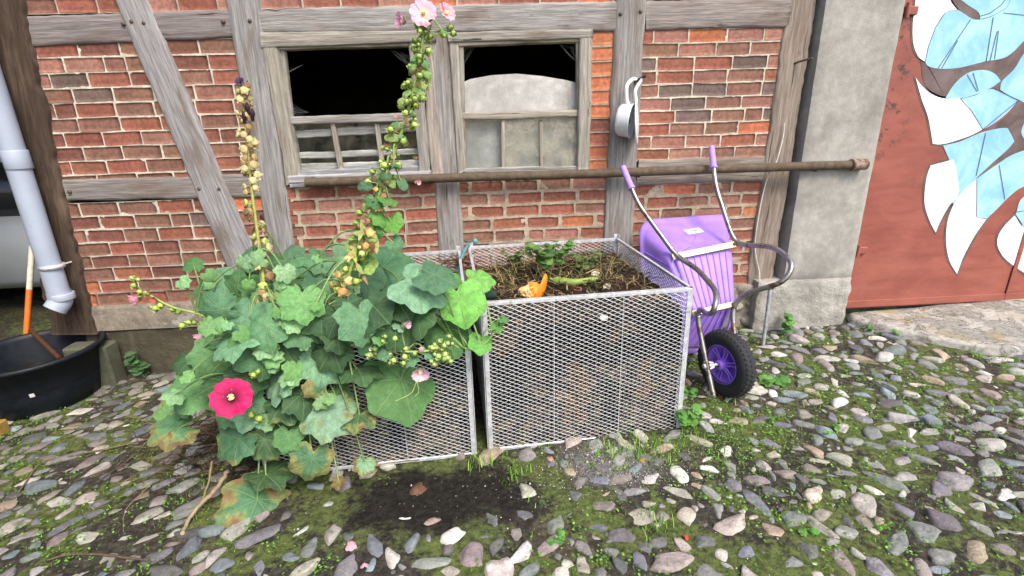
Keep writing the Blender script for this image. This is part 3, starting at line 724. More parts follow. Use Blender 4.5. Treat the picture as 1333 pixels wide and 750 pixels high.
mural('blue_paint', [bB, bArc, bDome, bR, bF, bL, bLow, bFar, bR2], 'blue_paint', .0028)
mural('white_paint', [wA, wT, wC, wD, wE], 'white_paint', .0040)
def stroke(P, w=.8):
    P = [np.array(p, float) for p in P]; L = []; R = []
    for i, p in enumerate(P):
        t = unit(P[min(i+1, len(P)-1)]-P[max(i-1, 0)]); nn = np.array([-t[1], t[0]])*w/2; L.append(p+nn); R.append(p-nn)
    return L+R[::-1]
mb = MB()
for P in (c1([(542, 80), (410, 278)]), c1([(490, 165), (425, 278)]), c1([(635, 70), (606, 250)]), c1([(650, 128), (622, 245)]), c1([(656, 128), (640, 240)]), c1([(650, 128), (656, 128)]), c1([(675, 52), (765, 62)]), c1([(528, 302), (568, 372)]), c1([(552, 295), (574, 370)]),
          c1([(604, 540), (565, 715)]), c1([(735, 410), (592, 527)]), c1([(502, 402), (545, 450), (592, 527)]), c1([(640, 360), (740, 410)]), c2([(565, 40), (585, 160)]), c2([(487, 90), (486, 222), (520, 228)]), c2([(615, 205), (651, 200)]), c1([(440, 50), (400, 110), (370, 190), (357, 252)]), c1([(580, 66), (620, 54), (665, 22), (690, -10)])):
    q = stroke(P); q = [at(x, y, DY-.0052) for x, y in q]; m = len(P)
    mb.add(q, [(i, i+1, 2*m-2-i, 2*m-1-i) for i in range(m-1)], smooth=False)
mb.build('dark_line', M['line_paint'], DOOR)
# worn stone sill in front of the door
P = [atg(x, y, .05) for x, y in ((1102, 406), (1190, 399), (1340, 386), (1420, 380), (1440, 418), (1345, 452), (1290, 452), (1215, 440), (1150, 425), (1108, 414))]
def flat_stone(name, P, th, mat, label, cat):
    c = sum(P)/len(P); Q = [np.array([*p[:2], gz(p[0])]) for p in smooth_poly([p[:2] for p in P], 4, 40) for p in [p]]
    mb = MB(); k = len(Q); V = []
    R = [1.0, .985, .95, .8, .55, .28]
    for i, r in enumerate(R):
        for q in Q:
            p = c+(q-c)*r; p[:2] += np.array([nz(p[0]*9, p[1]*9, 1), nz(p[0]*9, p[1]*9, 5)])*.02
            h = (-.05, th*.7, th, th, th, th)[i]+nz(p[0]*5, p[1]*5, 2)*.018+nz(p[0]*22, p[1]*22, 3)*.006
            V.append((p[0], p[1], gz(p[0])+h))
    V.append((c[0], c[1], gz(c[0])+th)); F = grid_faces(len(R), k, 0, True)
    F += [((len(R)-1)*k+i, (len(R)-1)*k+(i+1) % k, len(V)-1) for i in range(k)]
    n = np.cross(np.array(V[F[k*3][1]])-V[F[k*3][0]], np.array(V[F[k*3][2]])-V[F[k*3][0]])
    if n[2] < 0: F = [f[::-1] for f in F]
    mb.add(V, F); return tag(mb.build(name, mat, None), label, cat)
flat_stone('door_sill', P, .05, M['slab'], 'broad worn stone sill with yellow lichen below the red door', 'sill')

# ---------------------------------------------------------------- open shed at the far left
SHED = thing('open_shed', 'dark open shed at the left end of the brick wall', 'shed', (-3.6, .2, -.12))
mb = MB(); box(mb, (-4.4, 3.4, 1.2), (3.9, .1, 3.0)); mb.build('back_wall', M['shed'], SHED)
mb = MB(); box(mb, (-6.2, 1.8, 1.2), (.1, 3.4, 3.0)); mb.build('side_wall', M['shed'], SHED)
mb = MB(); box(mb, (-4.4, 1.7, 2.75), (3.9, 3.6, .1)); mb.build('roof', M['shed'], SHED)
mb = MB(); box(mb, (-3.75, -3.2, 2.0), (.3, 6.2, 4.6)); mb.build('shade_wall', M['shed'], SHED)  # unseen wall beside the yard, added to shade its left side
mb = MB(); box(mb, (-2.53, 1.75, 1.2), (.08, 3.2, 3.0)); mb.build('partition', M['shed'], SHED)
# pale car standing in the shed
CAR = thing('parked_car', 'pale car parked in the dark shed behind the downpipe', 'car', (-4.0, 1.6, -.12))
def loft(mb, rings, col=(1, 1, 1), caps=True):
    k = len(rings); n = len(rings[0]); V = [p for r in rings for p in r]; F = grid_faces(k, n, 0, True)
    if caps: F += [tuple(range(n))[::-1], tuple(range((k-1)*n, k*n))]
    mb.add(V, F, col)
def rrect(cx, cy, hx, hy, r, m=4):
    out = []
    for (sx, sy, a0) in ((1, 1, 0), (-1, 1, 90), (-1, -1, 180), (1, -1, 270)):
        for i in range(m+1):
            a = radians(a0+90*i/m); out.append((cx+sx*(hx-r)+r*cos(a), cy+sy*(hy-r)+r*sin(a)))
    return out
cx0, cy0, cz0 = -4.25, 2.2, -.12
def carring(z, hx, hy, r, sx=0): return [(cx0+sx+x, cy0+y, cz0+z) for x, y in rrect(0, 0, hx, hy, r)]
mb = MB(); loft(mb, [carring(.26, 1.55, .74, .2), carring(.34, 1.74, .8, .25), carring(.6, 1.78, .83, .28), carring(.82, 1.72, .82, .28), carring(.9, 1.6, .76, .25), carring(.92, 1.4, .7, .2)]); mb.build('body', M['car'], CAR)
mb = MB(); loft(mb, [carring(.9, 1.2, .74, .2), carring(1.36, .92, .6, .2, -.05)]); mb.build('window_band', M['carglass'], CAR)
mb = MB(); loft(mb, [carring(1.355, .94, .62, .2, -.05), carring(1.42, .84, .54, .2, -.05), carring(1.44, .6, .4, .2, -.05)]); mb.build('roof', M['car'], CAR)
for sx in (-1.1, 1.1):
    for sy in (-.8, .8):
        mb = MB(); lathe(mb, [(.01, -.09), (.2, -.09), (.29, -.06), (.3, 0), (.29, .06), (.2, .09), (.01, .09)], (cx0+sx, cy0+sy, cz0+.3), (0, 1, 0), 28); w = mb.build('wheel', M['rubber'], CAR)
        mb = MB(); lathe(mb, [(.01, -.1), (.17, -.095), (.19, -.085), (.19, .085), (.17, .095), (.01, .1)], (cx0+sx, cy0+sy, cz0+.3), (0, 1, 0), 20); mb.build('rim', M['galv'], w)

# ---------------------------------------------------------------- downpipe, tub, pole, block
py = -.12; pa = [at(26-x, y, py) for x, y in ((0, 218),)]
ptop = at(-38, 0, py); ptop = np.array([at(26, 218, py)[0]+.01, py, 2.75]); pbot = np.array([at(76, 380, py)[0], py, at(78, 382, py)[2]])
DP = thing('downpipe', 'pale grey plastic downpipe with open elbow above the black tub', 'downpipe', tuple(pbot))
mb = MB(); tube(mb, [ptop, pbot], .056, 24); mb.build('pipe', M['pvc'], DP)
e = [pbot+np.array([0, 0, .02]), pbot+np.array([0, 0, -.02]), pbot+np.array([-.002, -.008, -.05]), pbot+np.array([-.025, -.035, -.09])]
mb = MB(); tube(mb, e, [.060, .060, .059, .058], 24, cap=False, sm=5); tube(mb, e, [.054, .054, .053, .053], 24, cap=False, sm=5); mb.build('elbow', M['pvc'], DP)
for zz, r, h in ((at(24, 208, py)[2], .059, .05), (at(80, 392, py)[2]+.03, .0605, .02)):
    mb = MB(); lathe(mb, [(.05, -h), (r, -h), (r+.002, -h+.004), (r+.002, h-.004), (r, h), (.05, h)], (ptop[0]*.5+pbot[0]*.5, py, zz), (0, 0, 1), 24); mb.build('socket', M['pvc'], DP)
zz = at(63, 347, py)[2]; mb = MB(); lathe(mb, [(.05, -.012), (.061, -.012), (.063, 0), (.061, .012), (.05, .012)], (ptop[0]*.4+pbot[0]*.6, py, zz), (0, 0, 1), 24)
tube(mb, [(pbot[0]+.04, py+.04, zz), (pbot[0]+.06, .0, zz)], .006); mb.build('bracket', M['galv'], DP)
tc = np.array([-2.715, -.245]); tg = gz(tc[0])
TUB = thing('mortar_tub', 'large round black plastic tub below the grey downpipe', 'tub', (tc[0], tc[1], tg))
H_ = .335; R_ = .335
mb = MB(); lathe(mb, [(.001, .004), (.24, .0), (.262, .012), (.285, .12), (R_-.012, H_-.03), (R_, H_-.03), (R_+.012, H_-.022), (R_+.014, H_-.008), (R_+.004, H_), (R_-.012, H_-.004), (R_-.018, H_-.03), (.28, .12), (.252, .02), (.001, .016)], (*tc, tg), (0, 0, 1), 56); mb.build('bucket', M['black'], TUB)
mb = MB(); lathe(mb, [(.001, .0), (.296, .0)], (*tc, tg+.16), (0, 0, 1), 40); M['water'] = simple('dark_rain_water', (.012, .012, .01), .06, 0, .1, 8, .1, .001); mb.build('rainwater', M['water'], TUB)
a = atan2(-.2-.0, .16); lp = at(116, 486, -.5)
aa = radians(-58); d = np.array([cos(aa), sin(aa), 0]); q = np.array([*tc, tg+.16])+d*.3025; tt = np.cross([0, 0, 1], d)
mb = MB(); V = [q+tt*sx*.011+np.array([0, 0, sz*.012])+d*(.0028*sz) for sx, sz in ((-1, -1), (1, -1), (1, 1), (-1, 1))]; mb.add(V, [(0, 1, 2, 3)], srgb(205, 205, 205), smooth=False); mb.build('sticker', M['any'], TUB)
# marking pole standing in the tub
pb = np.array([-2.52, -.20, tg+.06]); p1 = at(42, 320, .34); p0 = at(34, 440, .17)
PO = thing('marking_pole', 'orange and white pole leaning behind the black tub', 'pole', tuple(p0))
u_ = unit(p1-p0); L = np.linalg.norm(p1-p0); cut = at(38, 377, .25); k_ = (cut-p0)@u_/L
mb = MB(); tube(mb, [p0-u_*((p0[2]-gz(p0[0]))/u_[2]), p0+u_*L*k_], .017, 14, srgb(214, 112, 36)); mb.build('orange_section', M['any'], PO)
mb = MB(); tube(mb, [p0+u_*L*k_, p1], .0168, 14, srgb(205, 205, 188)); mb.build('white_section', M['any'], PO)
q0 = np.array([*at(66, 462, -.33)[:2], tg+.15]); 
mb = MB(); tube(mb, [at(40, 430, -.02), at(78, 467, -.28)], .013, 10, srgb(78, 48, 32)); tag(mb.build('broom_handle', M['any'], None), 'short brown wooden stick lying inside the black tub', 'stick')
# grey green boundary block beside the tub
c = at(136, 456, -.06); mb = MB(); box(mb, (c[0]-.06, -.085, gz(c[0])+.10), (.26, .12, .34), bev=.012); M['block'] = m_concrete('mossy_block_stone', (.12, .125, .085), 1.5)
tag(mb.build('stone_block', M['block'], None), 'mossy grey stone block standing between the black tub and the wall', 'block')
p = atg(2, 560, .03); mb = MB(); box(mb, (p[0]-.03, p[1], p[2]+.01), (.09, .07, .08), srgb(150, 120, 60), bev=.006); tag(mb.build('timber_offcut', M['any'], None), 'small yellowish block of wood on the moss before the black tub', 'offcut')

# ---------------------------------------------------------------- iron pipe along the wall, nails, cable
a = at(398, 238, -.052); b = at(1112, 214.5, -.108)
IP = thing('iron_pipe', 'long rusty iron pipe fixed level across the wall below the windows', 'pipe', tuple(a))
mb = MB(); tube(mb, [a+(b-a)*t+np.array([0, 0, nz(t*3, 1)*.003]) for t in np.linspace(0, 1, 40)], .0265, 18); mb.build('pipe_run', M['rust'], IP)
d = unit(b-a); mb = MB(); M['collar'] = simple('flaking_pale_rust', (.26, .2, .15), .8, .1, .3, 40, .4, .003, spots=((.12, .06, .03), 25, .5))
lathe(mb, [(.02, -.075), (.034, -.075), (.038, -.068), (.036, -.05), (.034, 0), (.033, .02), (.03, .026), (.02, .026), (.018, 0), (.001, 0)], b+d*.05, d, 20); mb.build('collar', M['collar'], IP)
for t in (.33, .60, .93):
    p = a+(b-a)*t; mb = MB(); tube(mb, [p+np.array([0, .0, -.028]), p+np.array([0, .11, -.028])], .007, 6); mb.build('bracket', M['rust'], IP)
p = at(1058, 76, -.10); mb = MB(); tube(mb, [at(1033, 83, -.01), at(1045, 79, -.05), p], .006, 7, sm=3); tag(mb.build('iron_hook', M['rust'], None), 'thin rusty iron hook bent out of the post left of the pillar', 'hook')
mb = MB(); tube(mb, [at(1021, 160, -.032), at(1019, 180, -.032), at(1010, 213, -.05), at(997, 238, -.03), at(986, 290, -.025), at(983, 325, -.025), at(988, 352, -.03), at(990, 368, -.04), at(1000, 374, -.06), at(1008, 371, -.07)], .0038, 6, srgb(205, 200, 190), sm=6)
tag(mb.build('cable', M['any'], None), 'thin white cable running down the wooden post beside the pillar', 'cable')
s0 = atg(993, 452); s0 = np.array([s0[0], s0[1], s0[2]-.04]); s1 = at(1003, 374, s0[1]+.05)
ST = thing('metal_stake', 'thin grey metal stake standing behind the wheelbarrow leg', 'stake', tuple(s0))
mb = MB(); tube(mb, [s0, s1], .011, 12); mb.build('rod', M['post'], ST)
mb = MB(); box(mb, s1+np.array([0, 0, .004]), (.035, .035, .03), bev=.006); tube(mb, [s1+np.array([-.03, -.01, -.01]), s1+np.array([.03, .01, .02])], .008, 8); mb.build('clamp', M['rubber'], ST)

# ---------------------------------------------------------------- enamel pan and lid on a nail
nl = at(842, 98, -.14); n0 = at(826, 107, -.01)
mb = MB(); tube(mb, [n0, nl], .0085, 8); tag(mb.build('nail', M['rust'], None), 'thick rusty nail with the white enamel pan hanging on it', 'nail')
nm = n0*.55+nl*.45
PAN = thing('enamel_pan', 'chipped white enamel saucepan hanging by its handle from a nail', 'pan', tuple(nm))
c = at(815, 157, -.09); ax = unit(np.array([.82, -.45, -.1]))
mb = MB(); lathe(mb, [(.001, -.052), (.05, -.052), (.078, -.045), (.09, -.03), (.095, .03), (.099, .035), (.096, .037), (.09, .03), (.08, -.034), (.001, -.044)], c, ax, 32); mb.build('bowl', M['enamel'], PAN)
up = unit(np.array([0, 0, 1])-ax*ax[2]); h0 = c+up*.092; mb = MB()
tube(mb, [h0, h0*.6+at(812, 122, -.1)*.4, at(816, 112, -.1), at(824, 103, -.06), at(829, 104, -.06)], [.012, .012, .011, .011, .008], 10, sm=5); mb.build('handle', M['enamel'], PAN)
LID = thing('enamel_plate', 'flat white enamel pan cover hanging edge on beside the saucepan', 'pan cover', tuple(nm))
c = at(828.5, 160, -.13); ax = unit(np.array([.93, -.33, .06]))
mb = MB(); lathe(mb, [(.001, .012), (.06, .010), (.1, .004), (.118, .006), (.121, .0), (.117, -.004), (.1, -.004), (.001, .004)], c, ax, 36); mb.build('plate', M['enamel'], LID)
mb = MB(); tube(mb, [c+unit(np.array([0, 0, 1])-ax*ax[2])*.115, at(827, 118, -.13), at(834, 106, -.10), at(836, 102, -.1)], [.010, .009, .009, .007], 10, sm=5); mb.build('handle', M['enamel'], LID)
# ---------------------------------------------------------------- expanded metal compost bins
BY = radians(4.0); BX = np.array([cos(BY), sin(BY), 0]); BV = np.array([-sin(BY), cos(BY), 0]); BZ = np.array([0, 0, 1.0])
def expanded(mb, o, ex, L, H, nrm, px=.039, pz=.0195, w=.0021, th=.0013, col=(1, 1, 1)):
    """expanded metal: rows of mirrored zig-zag strands that meet at the knuckles"""
    nx = int(L/px*2+.5); hx = L/nx; nr = int(H/pz+.5); hz = H/nr; V = []; F = []
    for r in range(nr*2):
        zb = r*hz/2
        for i in range(nx):
            up_ = (i+r) % 2 == 0
            za, zb2 = (zb, zb+hz/2) if up_ else (zb+hz/2, zb)
            a = o+ex*(i*hx)+BZ*za; b = o+ex*((i+1)*hx)+BZ*zb2
            d = unit(b-a); s = np.cross(nrm, d)
            tw = nrm*(th if up_ else -th)*.25
            k = len(V)
            for p in (a, b):
                for (u, v) in ((-1, -1), (1, -1), (1, 1), (-1, 1)): V.append(p+s*u*w/2+nrm*v*th/2+tw*u)
            F += [(k+j, k+(j+1) % 4, k+4+(j+1) % 4, k+4+j) for j in range(4)]
    mb.add(V, F, col, smooth=False)
def make_bin(o, W_, D_, H_, label, zr):
    T = thing('compost_bin', label, 'compost bin', tuple(o+BX*W_/2), 'mesh compost bins')
    P = lambda x, y, z: o+BX*x+BV*y+BZ*z
    AX = np.array([BX, BV, BZ]); sides = (((0, 0), BX, W_, -BV), ((0, D_), BX, W_, -BV), ((0, 0), BV, D_, BX), ((W_, 0), BV, D_, BX))
    for (x, y), e, L, n in sides:
        mb = MB(); expanded(mb, P(x, y, .012), e, L, H_-.02, n); pn = mb.build('mesh_panel', M['galv'], T)
        c = P(x, y, 0)+e*L/2; ax = np.array([e, np.cross(BZ, e), BZ])
        mb = MB(); box(mb, c+BZ*(H_-.006), (L+.006, .006, .016), ax=ax, bev=.0015); box(mb, c+BZ*(H_+.0035)+np.cross(BZ, e)*.004, (L+.006, .014, .003), ax=ax); mb.build('top_rail', M['galv'], pn)
        mb = MB(); box(mb, c+BZ*.006, (L+.006, .008, .016), ax=ax, bev=.0015); mb.build('bottom_rail', M['galv'], pn)
        for t in (1/3, 2/3):
            mb = MB(); box(mb, P(x, y, H_/2)+e*L*t+np.cross(BZ, e)*.002, (.004, .004, H_-.03), ax=ax); mb.build('stiffener', M['post'], pn)
    for x in (0, W_):
        for y in (0, D_):
            sx = 1 if x == 0 else -1; sy = 1 if y == 0 else -1; mb = MB(); ext = .03 if (y == D_) else 0.0
            box(mb, P(x+sx*.010, y-sy*.004, (H_+ext)/2), (.020, .003, H_+ext), ax=AX); box(mb, P(x-sx*.004, y+sy*.010, (H_+ext)/2), (.003, .022, H_+ext), ax=AX)
            mb.build('corner_post', M['galv'], T)
    return T
BW, BD, BH = .925, 1.0, .731
oR = np.array([-.029, -1.137, .0]); oL = oR-BX*(BW+.062); oL[2] = -.012
make_bin(oR, BW, BD, BH, 'galvanised wire mesh compost bin holding pumpkin scraps beside the purple wheelbarrow', 0)
make_bin(oL, BW, BD, BH-.006, 'galvanised wire mesh compost bin half buried under the hollyhock and pumpkin leaves', 0)
def heap(o, label, top, green):
    P = lambda x, y, z: o+BX*x+BV*y+BZ*z
    n = 44; mb = MB(); ins = .022
    def tz(x, y): return top(x/BW, y/BD)+nz(x*7, y*7, o[0])*.035+nz(x*20, y*20, 2)*.022+nz(x*55, y*55, 3)*.012
    def colr(x, z, s):
        f = z/.6+nz(x*4, z*5, s)*.45; g = nz(x*14, z*22, s+3)*.5+.5
        h = nz(x*6+3, z*8, s+7)
        if h > .32: return jit(srgb(104, 78, 48), .2)
        if h < -.34: return jit(srgb(26, 22, 19), .2)
        if f < .55: return jit(srgb(*((104, 90, 70) if g > .5 else (54, 45, 35))), .15)
        return jit(srgb(*((54, 44, 36) if g > .64 else (27, 23, 20))), .15)
    V = [];C = []
    for i in range(n):
        for j in range(n):
            x = ins+(BW-2*ins)*i/(n-1); y = ins+(BD-2*ins)*j/(n-1); V.append(P(x, y, tz(x, y))); C.append(jit(srgb(64, 52, 42), .3))
    mb.add(V, grid_faces(n, n), np.array(C))
    m = 34
    for (ax_, fx) in ((0, ins), (0, BD-ins), (1, ins), (1, BW-ins)):
        V = []; C = []
        for i in range(n):
            for j in range(m):
                t = i/(n-1); a = ins+((BW if ax_ == 0 else BD)-2*ins)*t
                x, y = (a, fx) if ax_ == 0 else (fx, a); z = tz(x, y)*j/(m-1)
                q = nz(a*9, z*12, fx)*.014+nz(a*30, z*34, fx)*.008
                q *= (1 if j < m-1 and 0 < i < n-1 else 0); s = 1 if fx < .5 else -1
                V.append(P(x+(s*abs(q) if ax_ else 0), y+(s*abs(q) if not ax_ else 0), z)); C.append(colr(a, z, fx))
        f = grid_faces(n, m); mb.add(V, f, np.array(C))
    H = mb.build('compost_heap', M['debris'], None); tag(H, label, 'compost heap')
    # loose straw, stalks and shavings: nobody could count them
    mb = MB()
    for k in range(5200):
        r = RNG.random()
        if r < .5:      # front face
            a = RNG.uniform(.02, BW-.02); z = RNG.uniform(.01, .6)*RNG.random()**.25; y = RNG.uniform(.006, .022); p = P(a, y, z); nrm = -BV
            cc = colr(a, z, ins); cc = tuple(min(1, v*RNG.uniform(1.0, 2.3)) for v in cc); l = RNG.uniform(.006, .035)
            d = unit(BX*RNG.gauss(0, 1)+BZ*RNG.gauss(0, .5)+BV*RNG.gauss(0, .1))
        elif r < .62:
            a = RNG.uniform(.02, BD-.02); z = RNG.uniform(.01, .6); sx = RNG.choice((.012, BW-.012)); p = P(sx, a, z); nrm = BX
            cc = tuple(min(1, v*RNG.uniform(1, 2)) for v in colr(a, z, ins)); l = RNG.uniform(.01, .035); d = unit(BV*RNG.gauss(0, 1)+BZ*RNG.gauss(0, .5))
        else:
            x = RNG.uniform(.03, BW-.03); y = RNG.uniform(.03, BD-.03); p = P(x, y, tz(x, y)+RNG.uniform(0, .018)); nrm = BZ
            cc = jit(srgb(*RNG.choice([(120, 98, 70), (92, 74, 54), (66, 52, 42), (150, 128, 92), (78, 80, 46), (48, 38, 32)])), .2); l = RNG.uniform(.012, .09)*(1 if RNG.random() < .85 else 2)
            d = unit(BX*RNG.gauss(0, 1)+BV*RNG.gauss(0, 1)+BZ*RNG.gauss(.05, .3))
        s = unit(np.cross(nrm+NR.normal(0, .3, 3), d)); w = RNG.uniform(.001, .0035); b = unit(np.cross(d, s))*l*RNG.uniform(-.22, .22)
        A, B_, C_ = p-d*l/2, p+b, p+d*l/2
        mb.add([A-s*w, A+s*w, B_-s*w, B_+s*w, C_-s*w*.6, C_+s*w*.6], [(0, 1, 3, 2), (2, 3, 5, 4)], cc)
    tag(mb.build('straw_litter', M['soft'], None), 'loose brown straw and stalks lying over the compost', 'litter', kind='stuff')
    return tz
topR = lambda u, v: .615+.075*math.exp(-((u-.55)**2+(v-.55)**2)/.09)-.03*(v < .12)+.02*u
topL = lambda u, v: .56+.03*u
tzR = heap(oR, 'dark compost heap with weeds and kitchen scraps in the bin next to the wheelbarrow', topR, True)
tzL = heap(oL, 'brown compost heap inside the mesh bin behind the hollyhock leaves', topL, False)
def onheap(px, py, dz=0):
    d = ray(px, py); best = None
    for t in np.linspace(.001, .008, 900):
        p = CAM+d*t; q = p-oR; x = q@BX; y = q@BV
        if 0 <= x <= BW and 0 <= y <= BD and p[2] <= tzR(x, y)+dz: return p
    return CAM+d*.0036
# pumpkin rind, courgette, scraps
def pumpkin():
    c = onheap(694, 382)+np.array([0, -.02, .015]); T = thing('pumpkin_rind', 'torn orange pumpkin rind with pale flesh lying on the compost', 'pumpkin', tuple(c))
    rx = unit(CR); uy = unit(CU*.9+_fw*-.2); nn = unit(np.cross(rx, uy)); k = 1/650*zc(c)
    pts = [(-20, 2), (-18, -12), (-8, -15), (6, -14), (10, -12), (14, -2), (17, 8), (18, 20), (15, 24), (12, 16), (8, 10), (2, 13), (-4, 13), (-10, 8)]
    Q = smooth_poly(pts, 4, 80); m = len(Q); V = []; C = []; cx, cy = 2, -1
    for side in (0, 1):
        for r in (1, .85, .6, .3, .05):
            for q in Q:
                x, y = cx+(q[0]-cx)*r, cy+(q[1]-cy)*r; dome = 9*(1-(r**2))+3*cos(x*.14); z = dome-(2.5 if side else 0)
                V.append(c+(rx*x+uy*y+nn*z)*k); f = x+y*.3 > -3+3*nz(x*.2, y*.2); C.append(srgb(*((246, 132, 24) if f else (240, 205, 140))) if not side else srgb(238, 196, 120))
    F = grid_faces(5, m, 0, True)+[f[::-1] for f in grid_faces(5, m, 5*m, True)]+[(i, 5*m+i, 5*m+(i+1) % m, (i+1) % m) for i in range(m)]
    mb = MB(); mb.add(V, F, np.array(C)); mb.build('rind', M['any'], T)
    mb = MB()
    for i in range(22):
        x, y = RNG.uniform(-16, -2), RNG.uniform(-10, 8); sphere(mb, c+(rx*x+uy*y+nn*(9*(1-((x-2)**2+y*y)/400)+3))*k, .005, jit(srgb(222, 190, 130), .15), 6, 4)
    mb.build('pulp', M['any'], T)
pumpkin()
a, b, c = onheap(721, 369)+BZ*.015, onheap(748, 371)+BZ*.015, onheap(781, 366)+BZ*.014
COU = thing('courgette', 'long pale green courgette lying on the compost right of the pumpkin rind', 'courgette', tuple(b))
mb = MB(); tube(mb, [a, a*.7+b*.3, b, b*.4+c*.6, c], [.016, .022, .018, .015, .013, .006], 14, srgb(126, 148, 66), sm=5); mb.build('fruit', M['any'], COU)
mb = MB(); tube(mb, [a, a+np.array([-.02, .0, .012])], [.009, .006], 8, srgb(110, 140, 60)); mb.build('stalk', M['any'], COU)
for (x, y, cl, lab, s) in ((786, 414, (225, 222, 215), 'scrap of crumpled white paper caught behind the mesh', .018), (775, 360, (226, 214, 190), 'pale onion peel on the compost near the right rail', .022), (752, 380, (150, 104, 80), 'brown shrivelled peel lying under the courgette', .02), (790, 376, (200, 186, 160), 'small dry husk at the far right of the compost', .018)):
    p = onheap(x, y)+np.array([0, 0, .012]) if y < 400 else at(x, y, oR[1]+.075)
    V = []; 
    for i in range(7):
        for j in range(7):
            u, v = i/3-1, j/3-1; k = 1/max(1, hypot(u, v)*.9); V.append(p+(CR*u+unit(CU+_fw*-.6*(y < 400))*v*.8)*s*k+np.array([0, nz(u*2+x, v*2)*s*.6, nz(u*2, v*2+x, 3)*s*.6]))
    mb = MB(); mb.add(V, grid_faces(7, 7), srgb(*cl)); tag(mb.build('scrap', M['any'], None), lab, 'scrap')
# teal stake with a knob, dark green tube end, rusty tie wire between the bins
TS = at(599, 338, -.35)
T = thing('garden_stake', 'teal painted garden stake with a round knob between the two mesh bins', 'stake', tuple(TS))
mb = MB(); tube(mb, [TS+np.array([-.03, 0, -.35]), TS, at(606, 324, -.35), at(611, 315, -.36)], [.010, .010, .010, .008], 8, srgb(112, 160, 165)); tube(mb, [at(604, 313, -.36), at(614, 315, -.36)], .007, 8, srgb(70, 72, 66)); mb.build('shaft', M['any'], T)
mb = MB(); sphere(mb, at(618.5, 314, -.36), .0155, srgb(90, 150, 150), 14, 10); mb.build('knob', M['any'], T)
p = at(622, 385, oR[1]+.10); p[2] = max(p[2], .70); q = p+np.array([.07, .06, -.02])
mb = MB(); tube(mb, [p, q], .020, 18, srgb(24, 52, 44), cap=False); tube(mb, [p, q], .017, 18, srgb(12, 24, 22), cap=True); tag(mb.build('hose_end', M['any'], None), 'dark green plastic tube end beside the pumpkin leaf at the bin corner', 'tube')
mb = MB(); c = at(598, 343, -.28)
for k in range(46):
    a = c+NR.normal(0, 1, 3)*np.array([.035, .03, .012]); tube(mb, [a, a+NR.normal(0, .025, 3)*np.array([1.6, 1, .6]), a+NR.normal(0, .04, 3)*np.array([1.6, 1, .6])], .0022, 4, jit(srgb(104, 66, 44), .2), sm=3)
tag(mb.build('tie_wire', M['soft'], None), 'tangle of rusty tie wire binding the posts between the bins', 'wire')

# ---------------------------------------------------------------- wheelbarrow, stood on its wheel against the wall
LAM = radians(33); AL = radians(9); wA_ = np.array([cos(AL), sin(AL), 0]); hN = np.array([-sin(AL), cos(AL), 0])
wU = cos(LAM)*BZ+sin(LAM)*hN; wN = -cos(LAM)*hN+sin(LAM)*BZ; wO = np.array([1.200, -.82, .216])
L3 = lambda a, u, n=0.0: wO+wA_*a+wU*u+wN*n
WB = thing('wheelbarrow', 'purple plastic wheelbarrow stood on its wheel with handles leaning on the wall', 'wheelbarrow', (wO[0], wO[1], gz(wO[0])))
def tray_ring(u0, u1, hw0, hw1, n, r, m=5):
    """rounded trapezoid: half width hw0 at u0 (nose) to hw1 at u1 (rear)"""
    C = [(hw1, u1), (-hw1, u1), (-hw0, u0), (hw0, u0)]; out = []
    for i in range(4):
        p, q, s = np.array(C[i-1]), np.array(C[i]), np.array(C[(i+1) % 4]); a = q+unit(p-q)*r; b = q+unit(s-q)*r
        for k in range(m+1): t = k/m; out.append((1-t)**2*a+2*t*(1-t)*q+t*t*b)
    # resample the long sides
    R = []
    for i in range(len(out)):
        a, b = out[i], out[(i+1) % len(out)]; d = np.linalg.norm(b-a); k = 10 if (i % (m+1)) == m else 1
        for j in range(k): R.append(a+(b-a)*j/k)
    return [L3(x, y, n) for x, y in R]
spec = [(.30, .60, .115, .185, -.012, .05), (.285, .615, .13, .2, -.014, .06), (.27, .625, .14, .21, -.024, .065), (.16, .70, .165, .245, -.115, .08), (.05, .775, .195, .285, -.2, .095), (.02, .80, .205, .30, -.222, .1), (.00, .82, .215, .315, -.226, .105), (-.005, .826, .22, .32, -.236, .105), (.0, .82, .215, .315, -.245, .1), (.03, .79, .2, .295, -.24, .095)]
rings = [tray_ring(*s_) for s_ in spec]; inner = [[p-wN*.006 for p in tray_ring(s_[0]+.006, s_[1]-.006, s_[2]-.006, s_[3]-.006, s_[4], s_[5])] for s_ in (spec[4], spec[3], spec[2], spec[0])]
def SH(p):
    n, u = (p-wO)@wN, (p-wO)@wU
    return p+wA_*(.035-(.5-1.25*(.82-u))*n)+wU*(-.4*n)
LS = lambda a, u, n=0.0: SH(L3(a, u, n))
rings = [[SH(p) for p in r] for r in rings]; inner = [[SH(p) for p in r] for r in inner]
mb = MB(); loft(mb, rings+inner)
mb.build('tray', M['purple'], WB).data.polygons.foreach_set('use_smooth', [True]*len(mb.f))
mb = MB()
for k in range(-4, 5):                                   # moulded ribs on floor and nose
    a0, a1, a2 = k*.040, k*.028, k*.055
    tube(mb, [LS(a0, .60, -.0115), LS(a1*1.02, .30, -.0115), LS(k*.031, .27, -.022), LS(k*.043, .155, -.115), LS(a2, .045, -.2)], [.0055, .0055, .0055, .0065, .006], 6)
for s_ in (-1, 1):
    for k in range(4):
        t = .2+.2*k; tube(mb, [LS(s_*(.128+.075*t), .29+.32*t, -.02), LS(s_*(.166+.079*t), .17+.52*t, -.115), LS(s_*(.196+.09*t), .06+.70*t, -.198)], .0055, 6)
mb.build('ribs', M['purple'], WB)
tR = .0135
